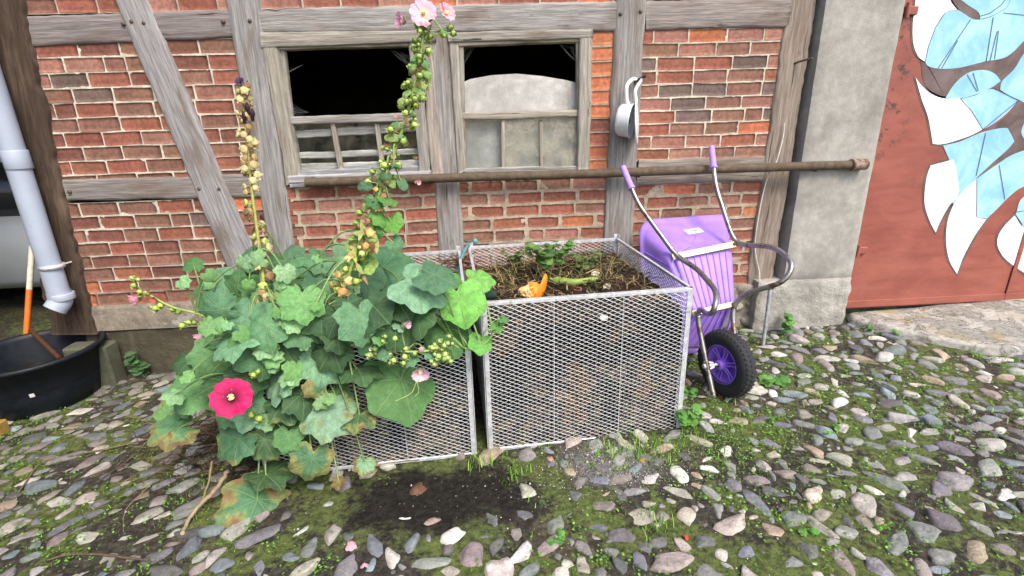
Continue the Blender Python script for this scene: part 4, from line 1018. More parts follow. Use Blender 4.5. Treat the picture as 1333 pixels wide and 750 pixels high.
Lp = [L3(-.270, .925), L3(-.195, .772), L3(-.12, .60, .012), L3(-.075, .50, .10), L3(-.105, .33, .27), L3(-.165, .235, .30), L3(-.135, .235, .20), L3(-.085, .30, .05), L3(-.085, .235, .012), L3(-.085, .0, .0), L3(-.088, -.150, .0)]
Rp = [L3(.232, 1.0), L3(.250, .70), L3(.262, .635, .02), L3(.335, .55, .20), L3(.345, .43, .285), L3(.285, .345, .255), L3(.17, .34, .08), L3(.135, .29, .015), L3(.118, .18, .0), L3(.095, 0, 0), L3(.092, -.15, 0)]
tip = [L3(-.312, 1.145), L3(-.27, .925)]
for path, g0, side in ((Lp, L3(-.312, 1.147), -1), (Rp, L3(.270, 1.247), 1)):
    full = [g0]+path; mb = MB(); tube(mb, fillet(full, .06, 6), tR, 14); mb.build('frame_tube', M['tube'], WB)
    d = unit(full[1]-g0); mb = MB(); lathe(mb, [(.001, -.012), (.016, -.012), (.0175, -.006), (.0175, .115), (.020, .12), (.022, .127), (.020, .132), (.014, .133)], g0, d, 18); mb.build('grip', M['grip'], WB)
for (u, n, a, b, h) in ((.612, .006, -.135, .265, .034), (.292, .012, -.10, .150, .028)):
    p, q = L3(a, u-.012, n+.006), L3(b, u+.03 if u > .5 else u+.012, n+.006); e = unit(q-p); mb = MB()
    box(mb, (p+q)/2, (np.linalg.norm(q-p)+.02, .006, h), ax=np.array([e, wN, unit(np.cross(e, wN))]), bev=.0015); cp = mb.build('cross_plate', M['yellow_zinc'], WB)
    mb = MB()
    for t in (.06, .94): lathe(mb, [(.001, .013), (.008, .012), (.009, .004), (.009, .0)], p+(q-p)*t, wN, 8)
    mb.build('bolt', M['rust'], cp)
# axle, wheel
wh = thing_c = None
WR = .178; wc = L3(.022, 0); wW = np.array([cos(AL+radians(10)), sin(AL+radians(10)), 0]); w1_ = unit(wU-wW*(wU@wW)); w2_ = np.cross(w1_, wW)
mb = MB(); prof = [(.098, -.030), (.106, -.034), (.12, -.041), (.145, -.043), (.163, -.036), (.170, -.028), (.176, -.014), (.178, 0), (.176, .014), (.170, .028), (.163, .036), (.145, .043), (.12, .041), (.106, .034), (.098, .030), (.096, 0), (.098, -.030)]
lathe(mb, prof, wc, wW, 64)
for k in range(44):                                       # tread blocks
    w = 2*pi*k/44; e1 = cos(w)*w1_+sin(w)*w2_; e2 = -sin(w)*w1_+cos(w)*w2_
    for s_ in (-1, 0, 1):
        w2 = w+(.07 if s_ == 0 else 0); f1 = cos(w2)*w1_+sin(w2)*w2_; f2 = -sin(w2)*w1_+cos(w2)*w2_
        box(mb, wc+f1*(.1765 if s_ == 0 else .171)+wW*s_*.023, (.016, .013, .009), ax=np.array([unit(wW+f2*.4*(s_ or .5)), unit(np.cross(f1, unit(wW+f2*.4*(s_ or .5)))), f1]), bev=.002)
wheel = mb.build('wheel', M['rubber'], WB)
mb = MB(); lathe(mb, [(.100, -.034), (.104, -.036), (.106, -.032), (.098, -.026), (.088, -.018), (.084, -.006), (.03, -.002), (.03, .002), (.084, .006), (.088, .018), (.098, .026), (.106, .032), (.104, .036), (.1, .034)], wc, wW, 48)
lathe(mb, [(.012, -.052), (.024, -.052), (.026, -.046), (.030, -.02), (.034, 0), (.03, .02), (.026, .046), (.024, .052), (.012, .052)], wc, wW, 24)
for k in range(6):
    w = 2*pi*k/6+.3
    for dw in (-.13, .13):
        f1 = cos(w+dw)*w1_+sin(w+dw)*w2_; f0 = cos(w+dw*2.2)*w1_+sin(w+dw*2.2)*w2_; tube(mb, [wc+f0*.028-wW*.022, wc+f1*.06-wW*.014, wc+f1*.092-wW*.02], .0055, 6)
        tube(mb, [wc+f0*.028+wW*.022, wc+f1*.06+wW*.014, wc+f1*.092+wW*.02], .0055, 6)
mb.build('rim', M['rim'], wheel)
mb = MB(); tube(mb, [L3(-.105, 0), L3(.112, 0)], .009, 10); lathe(mb, [(.001, -.004), (.014, -.004), (.014, .006), (.001, .006)], L3(-.102, 0), wA_, 6); lathe(mb, [(.001, -.004), (.014, -.004), (.014, .006), (.001, .006)], L3(.108, 0), wA_, 6)
for s_ in (-1, 1):
    for du in (-.022, .022): tube(mb, [L3(s_*.098, du, 0), L3(s_*.075, du*.8, .004), L3(s_*.05, du*.5, .004)], .0055, 6)
mb.build('axle', M['galv'], WB)
mb = MB(); tube(mb, [L3(-.10, .10, 0), L3(-.20, .13, -.15)], .006, 8); tube(mb, [L3(.11, .10, 0), L3(.2, .13, -.15)], .006, 8); mb.build('nose_brace', M['tube'], WB)
c = at(907, 299, 0); # sticker on the rear slope of the tray
f = (spec[3][0], ); e_u = unit(LS(0, .775, -.2)-LS(0, .70, -.115)); nn = unit(np.cross(wA_, e_u)); nn = nn if nn@wN > 0 else -nn
pc = LS(.03, .731, -.15)+nn*.003; ex = unit(wA_+e_u*.14); ey = unit(np.cross(nn, ex))
mb = MB(); q = [pc+ex*x*.056+ey*y*.026 for x, y in ((-1, -1), (1, -1), (1, 1), (-1, 1))]; mb.add(q, [(0, 1, 2, 3)], srgb(212, 222, 214), smooth=False); sk = mb.build('sticker', M['any'], WB)
mb = MB()
for i in range(12): x = -.0+i*.0026; q = [pc+nn*.0008+ex*(x+dx)+ey*dy for dx, dy in ((0, -.003), (.0008+.001*(i % 3 == 0), -.003), (.0008+.001*(i % 3 == 0), .011), (0, .011))]; mb.add(q, [(0, 1, 2, 3)], srgb(50, 50, 50), smooth=False)
for r_ in range(3): q = [pc+nn*.0008+ex*dx+ey*(.009-r_*.006+dy) for dx, dy in ((-.036, 0), (-.012-.004*r_, 0), (-.012-.004*r_, .0022), (-.036, .0022))]; mb.add(q, [(0, 1, 2, 3)], srgb(70, 130, 100), smooth=False)
mb.build('barcode', M['any'], sk)
mb = MB(); tube(mb, [LS(.05, .72, -.128), LS(.02, .69, -.09), LS(-.02, .66, -.05), L3(-.06, .64, .0), L3(-.13, .60, .02), L3(-.165, .55, .03), L3(-.155, .49, .03), L3(-.13, .50, .02)], .0016, 5, srgb(168, 150, 190), sm=6); mb.build('string', M['any'], WB)
# ---------------------------------------------------------------- plants
def leaf_mesh(mb, base, tip_dir, nrm, R, col, dry=0.0, kind='holly', curl=.25, seed=0):
    """lobed leaf: base = where the stalk joins, tip_dir in the blade, nrm = upper side"""
    x = unit(tip_dir); z = unit(nrm-x*(nrm@x)); y = np.cross(z, x); na, nr = 44, 9
    V = []; C = []; U = []; rng = random.Random(seed); ph = rng.uniform(0, 9); asym = rng.uniform(-.12, .12)
    droop = curl*rng.uniform(.6, 1.5); fold = rng.uniform(-.1, .3)
    dc = np.array(srgb(*rng.choice([(132, 108, 72), (152, 140, 92), (118, 94, 66)]))); yc = np.array(srgb(146, 152, 84)); col = np.array(col)
    for i in range(nr):
        r = i/(nr-1)
        for j in range(na):
            a = -pi+2*pi*(j+.5)/na; aa = a/(pi*.94)
            if kind == 'holly':
                o = .86+.085*cos(a*360/52)*(abs(a) < 2.6)+.06*cos(a)
                o *= 1+.035*cos(a*24+ph)
            elif kind == 'pumpkin':
                o = .86+.06*cos(a*360/60)+.13*max(0, cos(a))**3+.02*cos(a*30+ph)
            else: o = .55+.45*cos(a)**2*(1 if abs(a) < pi/2 else .35)
            o *= 1-.72*max(0, (abs(a)-2.45)/(pi-2.45))**1.3*(kind != 'small')
            o *= 1+asym*sin(a)
            lx, ly = r*o*cos(a), r*o*sin(a)
            d52 = abs((a/(radians(52)))-round(a/radians(52)))*2
            h = -.055*r*(1-d52)+.05*r*d52*.6                                 # pleats along the veins
            h += -droop*r*r*(lx > 0)*lx-droop*.55*ly*ly+fold*abs(ly)*.5+.13*nz(lx*2.1+ph, ly*2.1, seed*.37)*r+.06*nz(lx*6+ph, ly*6, seed)*r*r
            if dry > .3: h += dry*.22*r**3*nz(lx*4, ly*4, ph+5)
            V.append(base+(x*lx+y*ly+z*h)*R); U.append((lx, ly, seed*.731 % 7))
            e = nz(lx*2.4+ph, ly*2.4, seed*.9)*.9+nz(lx*7, ly*7, ph)*.5+nz(lx*15, ly*15, ph)*.3+(r-.72)*1.1+dry*1.35-.62; c = col*(1+.14*nz(lx*2+ph*2, ly*2, 4))
            if dry > .05:
                t = min(1, max(0, e*2.4)); t2 = min(1, max(0, (e-.3)*3)); c = c*(1-t)+yc*t; c = c*(1-t2)+dc*t2
            C.append(c)
    F = [f for f in grid_faces(nr, na, 0, True)]
    mb.add(V, F, np.array(C), U)
def petiole(mb, a, b, r0=.0045, r1=.003, col=(120, 150, 90), sag=.04):
    m = (np.asarray(a)+b)/2+np.array([0, 0, sag]); tube(mb, [a, m, b], [r0, (r0+r1)/2, r1], 6, srgb(*col), sm=4)
GB = [(84, 124, 88), (92, 132, 96), (74, 112, 80), (104, 144, 110), (82, 124, 76), (114, 150, 120), (96, 140, 84)]
GP = [(84, 132, 62), (72, 116, 66), (96, 146, 66)]
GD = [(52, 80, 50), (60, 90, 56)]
def leaf_at(T, px, py, rpx, Y, root, rng, kind='holly', dry=0.0, pal=GB, tip=None, k=.84, label=None, face=None, pet=True):
    P = at(px, py, Y); q_ = P-oL
    if -.12 < q_@BX < 2*BW+.1 and -.07 < q_@BV < BD and P[2] < BH+.02: P = at(px, py, (oL[1]+oR[1])/2-.07-rng.uniform(0, .06)-.03*(P[0] < -.5))
    R = rpx*zc(P)/650*(1.02*rng.uniform(.8, 1.15) if kind == 'holly' else 1.12)
    toc = unit(CAM-P); n = unit(toc*.75+np.array([0, 0, .55])+NR.normal(0, .36, 3)) if face is None else unit(np.asarray(face, float))
    t = radians(-90+rng.uniform(-55, 55)) if tip is None else radians(tip)
    d = CR*cos(t)+CU*sin(t)+toc*.25; d = d-n*(d@n)
    c = jit(srgb(*rng.choice(pal), k*1.28), .16, rng); mb = MB(); base = P-unit(d)*R*.28
    leaf_mesh(mb, base, d, n, R, c, dry, kind, .3, rng.randint(0, 9999))
    o = mb.build('leaf', M['leaf'], T)
    if label: o['label'] = label
    if pet:
        mb = MB(); r0 = np.asarray(root, float)
        petiole(mb, r0, base-n*.004, .0042, .0032, rng.choice([(118, 146, 84), (104, 130, 78), (128, 150, 96)])); mb.build('petiole', M['soft'], o)
    return o
def bud(mb, c, r, col, ax, open_=0.3):
    ax = unit(ax); sphere(mb, c, (r*.8, r*.8, r*.92), col, 10, 7, ax); col = np.array(col)*RNG.uniform(.75, 1.05)
    a = unit(np.cross(ax, [.3, .5, .8])); b = np.cross(ax, a)
    for k in range(5):
        w = 2*pi*k/5; d = a*cos(w)+b*sin(w); p = c-ax*r*.9
        mb.add([p, c+d*r*1.12-b*0-ax*r*.2+np.cross(ax, d)*r*.5, c+d*r*RNG.uniform(.7, 1.25)+ax*r*RNG.uniform(.6, 1.25), c+d*r*1.12-ax*r*.2-np.cross(ax, d)*r*.5], [(0, 1, 2, 3)], np.array(col)*.92)
def pod(mb, c, r, col, ax):
    """ripe hollyhock capsule: flat ribbed disc inside a papery calyx"""
    ax = unit(ax); a = unit(np.cross(ax, [.3, .5, .8])); b = np.cross(ax, a); V = []; n = 20; prof = [(.05, .35), (.6, .42), (.95, .2), (1, -.1), (.7, -.5), (.1, -.6)]
    for (q, h) in prof:
        for j in range(n):
            w = 2*pi*j/n; rr = r*q*(1+.05*(j % 2)); V.append(c+(a*cos(w)+b*sin(w))*rr+ax*h*r*.8)
    mb.add(V, grid_faces(len(prof), n, 0, True), col)
    for k in range(5):
        w = 2*pi*k/5; d = a*cos(w)+b*sin(w); s = np.cross(ax, d); p = c-ax*r*.5
        mb.add([p, c+d*r*.9+s*r*.55, c+d*r*1.35+ax*r*RNG.uniform(-.3, .7), c+d*r*.9-s*r*.55], [(0, 1, 2, 3)], np.array(col)*RNG.uniform(.7, 1))
def flower(name, T, c, ax, R, outer, inner, open_=1.0, stamen=(244, 226, 130), roll=0.0, label=None, ruff=.09):
    ax = unit(ax); a = unit(np.cross(ax, [.31, .22, .9])); b = np.cross(ax, a); mb = MB(); outer = np.array(srgb(*outer)); inner = np.array(srgb(*inner))
    for k in range(5):
        w0 = roll+2*pi*k/5; V = []; C = []; U = []; nu, nv = 10, 13; tw = .22
        for i in range(nu):
            r = i/(nu-1)
            for j in range(nv):
                t = j/(nv-1)*2-1; w = w0+t*(.82-.12*r)*(1 if open_ > .5 else .8)
                rim = r*(1-.10*abs(t)**3-.045*cos(t*8+k)*(r > .7)+.04*nz(t*5, k*2.0)); rad = R*rim*(.15+.85*open_) if open_ < 1 else R*rim
                h = R*((1-open_)*1.25*r+.32*open_*r*(1-.55*r))+R*tw*.22*t*r+R*.02*(k % 2)+ruff*1.8*R*r*r*nz(t*2.6+k*3, r*3, c[0]*7)
                V.append(c+(a*cos(w)+b*sin(w))*rad+ax*h); m = min(1, max(0, (r-.18)*2.2)); C.append(inner*(1-m)+outer*m*(1+.10*nz(t*6, r, k))); U.append((r, t+k, 0))
        mb.add(V, grid_faces(nu, nv), np.array(C), U)
    o = mb.build(name, M['petal'], T)
    if label: o['label'] = label
    if stamen and open_ > .35:
        mb = MB(); tube(mb, [c, c+ax*R*.2, c+ax*R*.42], [R*.09, R*.12, R*.07], 8, srgb(*stamen))
        for k in range(26):
            w = RNG.uniform(0, 6.3); h = RNG.uniform(.16, .42); sphere(mb, c+(a*cos(w)+b*sin(w))*R*.13+ax*R*h, R*.042, jit(srgb(*stamen), .1), 5, 3)
        mb.build('stamen', M['soft'], o)
    mb = MB(); n = 5                                               # green calyx behind the flower
    for k in range(5):
        w = 2*pi*k/5; d = a*cos(w)+b*sin(w); s = np.cross(ax, d); p = c-ax*R*.12
        mb.add([p, c+d*R*.24+s*R*.16+ax*R*(.02+.2*(1-open_)), c+d*R*.42+ax*R*(.1+.5*(1-open_)), c+d*R*.24-s*R*.16+ax*R*(.02+.2*(1-open_))], [(0, 1, 2, 3)], srgb(150, 176, 96))
    mb.build('calyx', M['soft'], o)
    return o
def child_build(name, fn, T, mat='soft'):
    mb = MB(); fn(mb); return mb.build(name, M[mat], T)
def stalk(T, pts, radii, col):
    P = spline([at(x, y, Y) for x, y, Y in pts], 8); mb = MB(); tube(mb, P, radii, 8, srgb(*col)); mb.build('stem', M['soft'], T); return P
def along(P, t):
    i = min(len(P)-2, int(t*(len(P)-1))); f = t*(len(P)-1)-i; return P[i]*(1-f)+P[i+1]*f
R5 = random.Random(21)
root = atg(318, 598); root[2] -= .02
# --- tall left stalk, gone to seed
H1 = thing('hollyhock', 'tall upright hollyhock stalk with dried yellow seed pods and dark purple tip', 'hollyhock', tuple(root), 'hollyhocks before the wall')
P1 = stalk(H1, [(345, 560, -1.24), (350, 480, -1.1), (348, 420, -1.17), (340, 340, -1.08), (328, 250, -.98), (322, 190, -.92), (316, 130, -.9), (314, 104, -.9)], [.010, .010, .009, .007, .006, .005, .004, .003], (150, 150, 84))
mbp = None
for k in range(78):
    t = .26+.68*(k+R5.uniform(-.4, .4))/78; c0 = along(P1, t); w = R5.uniform(0, 2*pi); d = unit(np.array([cos(w), sin(w), R5.uniform(-.2, .5)])); r = R5.uniform(.0125, .020)*(1.12-.4*t); c = c0+d*(r+.007+R5.uniform(0, .012)); g = max(0, .62-t)
    col = jit(srgb(*R5.choice([(184, 164, 116), (196, 184, 136), (160, 136, 92), (132, 106, 74), (182, 174, 128)])) if R5.random() > g*1.5 else srgb(176, 186, 104), .15, R5)
    def fn(mb):
        pod(mb, c, r, col, unit(d+np.array([0, -.5, .15]))); tube(mb, [c0, c-d*r*.5], .0022, 5, srgb(160, 150, 90))
        if R5.random() < .45:
            e = c+np.array([R5.uniform(-.02, .02), -.006, -.02]); mb.add([c, c+np.array([.008, -.004, -.008]), e, c+np.array([-.006, -.006, -.012])], [(0, 1, 2, 3)], jit(srgb(150, 118, 70), .2, R5))
    child_build('seed_pod', fn, H1)
for (x, y, r) in ((322, 140, .016), (329, 148, .018), (318, 152, .014), (341, 286, .014)):
    c = at(x, y, -.92); child_build('withered_flower', lambda mb: [tube(mb, [c+np.array([0, 0, .02]), c, c-np.array([R5.uniform(-.006, .006), 0, .028])], [.004, .010, .003], 7, srgb(62, 40, 58), sm=3)], H1, 'petal')
flower('flower', H1, at(313, 108, -.905), (-.1, -.75, .65), .024, (86, 52, 96), (40, 24, 50), .75, None, .4)
for (x, y) in ((316, 122), (324, 118), (320, 132)):
    c = at(x, y, -.91); child_build('bud', lambda mb: bud(mb, c, .008, srgb(176, 160, 110), (0, -.4, 1)), H1)
# --- tall middle stalk leaning right, pink at its top
H2 = thing('hollyhock', 'tall leaning hollyhock stalk with three pale pink flowers at its top', 'hollyhock', tuple(root+np.array([.12, .06, 0])), 'hollyhocks before the wall')
P2 = stalk(H2, [(400, 560, -1.2), (420, 470, -1.24), (436, 415, -1.2), (452, 360, -1.14), (475, 300, -1.08), (500, 235, -1.05), (523, 170, -1.03), (540, 110, -1.0), (549, 60, -1.0), (551, 18, -1.0)], [.012, .011, .0105, .010, .009, .0085, .0075, .0065, .0055, .005], (140, 164, 86))
for k in range(26):
    t = R5.uniform(.34, .86); c0 = along(P2, t); x_ = R5.choice((-1, 1)); mbx = c0+np.array([x_*R5.uniform(.01, .03), -.02, R5.uniform(-.02, .02)])
    d = np.array([x_*R5.uniform(.4, 1), -.3, R5.uniform(-.9, .3)]); mb = MB(); leaf_mesh(mb, mbx, d, np.array([0, -1, .6]), R5.uniform(.018, .04)*(1.25-t*.6), jit(srgb(*R5.choice([(128, 158, 92), (146, 166, 96), (110, 146, 96)]), 1.15), .12, R5), .1, 'small', .4, R5.randint(0, 999)); mb.build('leaf', M['leaf'], H2)
for k in range(104):
    t = .28+.7*(k+R5.uniform(-.4, .4))/104; c0 = along(P2, t); w = R5.uniform(0, 2*pi); d = unit(np.array([cos(w), sin(w)*.8-.2, R5.uniform(-.1, .6)])); low = t < .56
    r = R5.uniform(.010, .018)*(1.15-.4*t); c = c0+d*(r+.008+R5.uniform(0, .034 if t < .8 else .016))
    if low and R5.random() < .55: col = jit(srgb(*R5.choice([(190, 168, 100), (170, 140, 86), (150, 116, 78), (200, 180, 120)])), .15, R5); nm = 'seed_pod'
    else: col = jit(srgb(*R5.choice([(164, 186, 96), (182, 200, 112), (150, 172, 92)])), .12, R5); nm = 'bud'
    def fn(mb):
        (pod if nm == 'seed_pod' else bud)(mb, c, r, col, unit(d+np.array([0, -.5, .3]))); tube(mb, [c0, c-d*r*.5], .0022, 5, srgb(150, 160, 90))
    child_build(nm, fn, H2)
def flap(mb, c, L, W_, col, d, rng):
    d = unit(d); s = unit(np.cross(d, CAM-c)); V = []; n = unit(np.cross(s, d)); k = rng.uniform(-.5, .5); ph = rng.uniform(0, 9)
    for i in range(6):
        t = i/5; w = W_*sin(pi*(.12+.85*t))
        for j in (-1, -.4, .4, 1): V.append(c+d*L*t+s*w*j+n*(k*L*t*t+W_*.5*nz(t*4+ph, j*2)))
    mb.add(V, grid_faces(6, 4), col)
for k in range(46):                                                # withered pinkish flowers along the stalk
    t = R5.uniform(.38, .82); c = along(P2, t)+NR.normal(0, .014, 3); col = jit(srgb(*R5.choice([(170, 120, 100), (186, 140, 118), (150, 104, 84), (196, 160, 120), (214, 160, 150)])), .15, R5)
    child_build('withered_flower', lambda mb: flap(mb, c, R5.uniform(.016, .034), R5.uniform(.006, .011), col, (R5.gauss(0, .8), -.5, R5.gauss(-.1, .6)), R5), H2)
for k in range(34):                                                # papery dried bracts hanging at the bend
    t = R5.uniform(.30, .47); c = along(P2, t)+NR.normal(0, .022, 3); col = jit(srgb(*R5.choice([(150, 118, 76), (176, 158, 96), (140, 150, 84), (120, 90, 62), (190, 172, 118)])), .15, R5)
    child_build('dried_bract', lambda mb: flap(mb, c, R5.uniform(.03, .075), R5.uniform(.007, .015), col, (R5.gauss(0, .35), -.2, -1), R5), H2)
for (x, y, Y, R, ax, oc, ic, op) in ((551, 18, -1.02, .052, (.05, -.85, .2), (238, 196, 214), (246, 226, 200), .95), (578, 19, -1.0, .048, (.6, -.6, .35), (236, 186, 198), (226, 160, 172), .7), (528, 28, -1.0, .046, (-.8, -.5, .1), (228, 174, 194), (196, 110, 150), .55),
                                    (532, 130, -1.02, .024, (-.7, -.6, .2), (232, 178, 176), (214, 150, 140), .35), (540, 237, -1.05, .026, (.85, -.5, 0), (234, 178, 190), (220, 150, 160), .4), (488, 270, -1.08, .022, (-.6, -.7, .1), (222, 150, 156), (190, 100, 110), .35),
                                    (479, 287, -1.1, .02, (-.5, -.8, .1), (226, 150, 170), (200, 110, 130), .3), (506, 268, -1.08, .02, (.5, -.8, 0), (228, 170, 160), (200, 130, 120), .3), (490, 322, -1.1, .022, (.4, -.8, -.2), (224, 150, 156), (190, 100, 110), .35), (505, 190, -1.05, .018, (-.6, -.7, .2), (196, 140, 110), (170, 110, 80), .3), (538, 205, -1.04, .018, (.7, -.6, .1), (190, 134, 104), (150, 96, 70), .3)):
    flower('flower', H2, at(x, y, Y), ax, R, oc, ic, op, (240, 230, 170))
for (x, y, r, tip, pal) in ((486, 262, 12, -150, GP), (500, 228, 9, 170, GB), (514, 214, 8, -30, GP), (496, 285, 12, -60, GP), (462, 340, 15, -120, GP), (470, 300, 12, 180, [(150, 170, 90)]), (478, 346, 16, -60, [(140, 160, 84)]), (448, 385, 14, -110, [(150, 150, 84)]), (506, 262, 13, -120, GP), (510, 292, 15, -70, GP), (474, 243, 10, 190, GB), (524, 240, 10, -60, GB), (488, 300, 14, -80, GP), (468, 322, 18, -110, [(140, 160, 84)]), (580, 42, 6, 30, GP), (515, 320, 12, -50, GB)):
    leaf_at(H2, x, y, r, -1.09, along(P2, min(.95, max(.3, (560-y)/550))), R5, 'small' if r < 12 else 'pumpkin', 0, pal, tip, .95)
for (x, y) in ((590, 44), (586, 36), (577, 46), (541, 52), (560, 48)):
    c = at(x, y, -1.0); child_build('bud', lambda mb: [bud(mb, c, .0125, jit(srgb(164, 184, 96), .1, R5), (R5.uniform(-.4, .4), -.5, .8)), tube(mb, [along(P2, .93), c], .002, 5, srgb(140, 164, 86))], H2)
# --- low plant with the crimson flower and a side shoot to the left
H3 = thing('hollyhock', 'bushy hollyhock with one wide crimson flower and a pink budded shoot reaching left', 'hollyhock', tuple(root+np.array([-.1, .03, 0])), 'hollyhocks before the wall')
P3 = stalk(H3, [(322, 560, -1.2), (318, 480, -1.2), (305, 430, -1.16), (262, 410, -1.1), (225, 400, -1.06), (198, 386, -1.04), (180, 374, -1.02), (171, 362, -1.02)], [.009, .008, .0065, .005, .0045, .004, .0035, .003], (150, 172, 96))
for (x, y, r) in ((172, 362, .011), (180, 364, .009), (174, 372, .013), (182, 380, .012), (191, 382, .013), (203, 401, .017), (209, 398, .015), (225, 403, .014), (232, 406, .012), (237, 424, .015), (246, 420, .013), (253, 420, .011), (285, 434, .019), (276, 424, .012), (268, 415, .011), (262, 420, .010)):
    c = at(x, y, -1.045); child_build('bud', lambda mb: bud(mb, c, r, jit(srgb(178, 196, 104), .12, R5), (R5.uniform(-.6, .4), -.6, .6)), H3)
for (x, y, R, ax, op) in ((176, 389, .052, (-.6, -.7, -.25), .38), (203, 391, .034, (-.1, -.8, .3), .3), (262, 438, .05, (-.85, -.45, -.25), .28), (190, 380, .018, (.2, -.8, .5), .3)):
    flower('flower', H3, at(x, y, -1.05)-unit(ax)*R*.5, ax, R, (232, 160, 182) if x != 203 else (196, 116, 96), (210, 130, 150), op, None)
flower('flower', H3, at(302, 518, -1.43), unit(CAM-at(302, 518, -1.43))+np.array([-.15, 0, .12]), .072, (206, 30, 100), (110, 6, 50), 1.0, (246, 232, 150), .35, 'wide open crimson flower with a dark eye and pale yellow centre')
for (x, y, r) in ((336, 484, .010), (330, 488, .013), (354, 458, .012), (327, 540, .015), (337, 545, .016), (366, 452, .011), (338, 470, .013), (392, 460, .013), (386, 466, .013), (385, 454, .010), (391, 455, .012)):
    c = at(x, y, -1.34 if y > 480 else -1.22); child_build('bud', lambda mb: [bud(mb, c, r, jit(srgb(170, 196, 100), .1, R5), (R5.uniform(-.4, .4), -.7, .5)), tube(mb, [c, c+np.array([.0, .08, -.05])], .003, 5, srgb(140, 164, 86))], H3)
flower('flower', H3, at(389, 400, -1.2), (-.3, -.6, .75), .03, (176, 30, 62), (130, 10, 40), .22, None)
# --- right shoot with whitish pink flower
H4 = thing('hollyhock', 'low hollyhock shoot with pale green buds and one whitish pink flower before the mesh', 'hollyhock', tuple(root+np.array([.2, .02, 0])), 'hollyhocks before the wall')
P4 = stalk(H4, [(395, 560, -1.22), (425, 490, -1.24), (455, 450, -1.27), (500, 455, -1.29), (545, 458, -1.3), (575, 452, -1.3), (590, 446, -1.3)], [.008, .007, .006, .005, .0045, .004, .003], (150, 172, 96))
for k in range(46):
    x = R5.choice([R5.uniform(560, 594), R5.uniform(500, 545), R5.uniform(478, 520), R5.uniform(560, 590)]); y = 456+R5.uniform(-20, 18)*(1 if x > 500 else .6); c = at(x, y, -1.31+R5.uniform(-.015, .02)); r = R5.uniform(.0085, .0155)
    child_build('bud', lambda mb: [bud(mb, c, r, jit(srgb(*R5.choice([(168, 192, 112), (184, 202, 122), (150, 178, 104)])), .1, R5), (R5.uniform(-.5, .5), -.6, R5.uniform(.1, .9))), tube(mb, [c, c+np.array([R5.uniform(-.03, .03), .015, -.025])], .002, 5, srgb(140, 170, 96))], H4)
for (x, y, R, ax, op, oc) in ((547, 484, .058, (.15, -.8, -.25), .55, (242, 208, 222)), (526, 423, .038, (.8, -.5, .2), .3, (240, 206, 224)), (548, 458, .03, (.2, -.5, .8), .24, (242, 212, 222)), (484, 455, .02, (-.1, -.8, .4), .25, (240, 238, 214)), (397, 402, .012, (0, -1, 0), .3, (200, 60, 90))):
    flower('flower', H4, at(x, y, -1.31)-unit(ax)*R*.3, ax, R, oc, (224, 150, 190), op, None if op < .4 else (246, 240, 200))
for (x, y, r, tip) in ((498, 455, 15, 160), (535, 470, 13, -60), (478, 425, 14, 170), (505, 440, 13, 200), (560, 462, 13, -80), (520, 425, 9, 60)):
    leaf_at(H4, x, y, r, -1.30, along(P4, .6), R5, 'holly', 0, GB, tip, 1.0)
# --- big leaves of the hollyhocks: px, py, radius px, Y, tip angle, dryness
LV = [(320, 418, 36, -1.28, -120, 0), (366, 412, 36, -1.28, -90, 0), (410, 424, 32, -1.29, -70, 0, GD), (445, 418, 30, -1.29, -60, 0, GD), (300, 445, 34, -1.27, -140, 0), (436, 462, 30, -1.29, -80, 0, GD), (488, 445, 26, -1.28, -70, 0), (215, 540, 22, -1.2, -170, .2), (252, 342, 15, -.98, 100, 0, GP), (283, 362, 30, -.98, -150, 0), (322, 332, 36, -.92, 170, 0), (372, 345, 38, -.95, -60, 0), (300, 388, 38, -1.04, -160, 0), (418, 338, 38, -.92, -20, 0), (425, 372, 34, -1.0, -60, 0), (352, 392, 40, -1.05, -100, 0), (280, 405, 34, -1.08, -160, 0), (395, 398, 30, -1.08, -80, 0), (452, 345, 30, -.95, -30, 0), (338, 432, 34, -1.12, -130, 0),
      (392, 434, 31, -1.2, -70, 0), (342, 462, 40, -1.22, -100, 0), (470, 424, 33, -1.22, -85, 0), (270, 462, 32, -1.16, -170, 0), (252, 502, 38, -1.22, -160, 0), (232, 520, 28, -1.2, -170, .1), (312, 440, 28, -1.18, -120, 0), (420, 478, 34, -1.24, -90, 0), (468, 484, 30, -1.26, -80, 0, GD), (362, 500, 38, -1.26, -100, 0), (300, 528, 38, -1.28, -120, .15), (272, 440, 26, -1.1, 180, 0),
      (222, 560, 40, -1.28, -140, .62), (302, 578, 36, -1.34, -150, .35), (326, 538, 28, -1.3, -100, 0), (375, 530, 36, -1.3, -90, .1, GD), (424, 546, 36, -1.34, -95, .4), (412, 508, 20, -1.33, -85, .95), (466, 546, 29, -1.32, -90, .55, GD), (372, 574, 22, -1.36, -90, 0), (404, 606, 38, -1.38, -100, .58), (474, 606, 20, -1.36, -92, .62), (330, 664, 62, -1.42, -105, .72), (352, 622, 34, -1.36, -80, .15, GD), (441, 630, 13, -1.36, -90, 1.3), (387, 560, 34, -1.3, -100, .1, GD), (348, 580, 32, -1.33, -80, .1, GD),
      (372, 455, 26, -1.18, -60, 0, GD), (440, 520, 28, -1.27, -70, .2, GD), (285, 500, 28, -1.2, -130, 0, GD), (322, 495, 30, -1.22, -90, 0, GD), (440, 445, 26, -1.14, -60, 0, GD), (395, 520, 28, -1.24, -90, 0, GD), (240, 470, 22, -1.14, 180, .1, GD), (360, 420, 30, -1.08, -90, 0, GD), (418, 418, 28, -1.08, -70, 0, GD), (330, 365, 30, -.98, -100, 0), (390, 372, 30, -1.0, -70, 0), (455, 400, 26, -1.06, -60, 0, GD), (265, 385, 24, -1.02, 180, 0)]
own = [H3, H1, H2, H4]
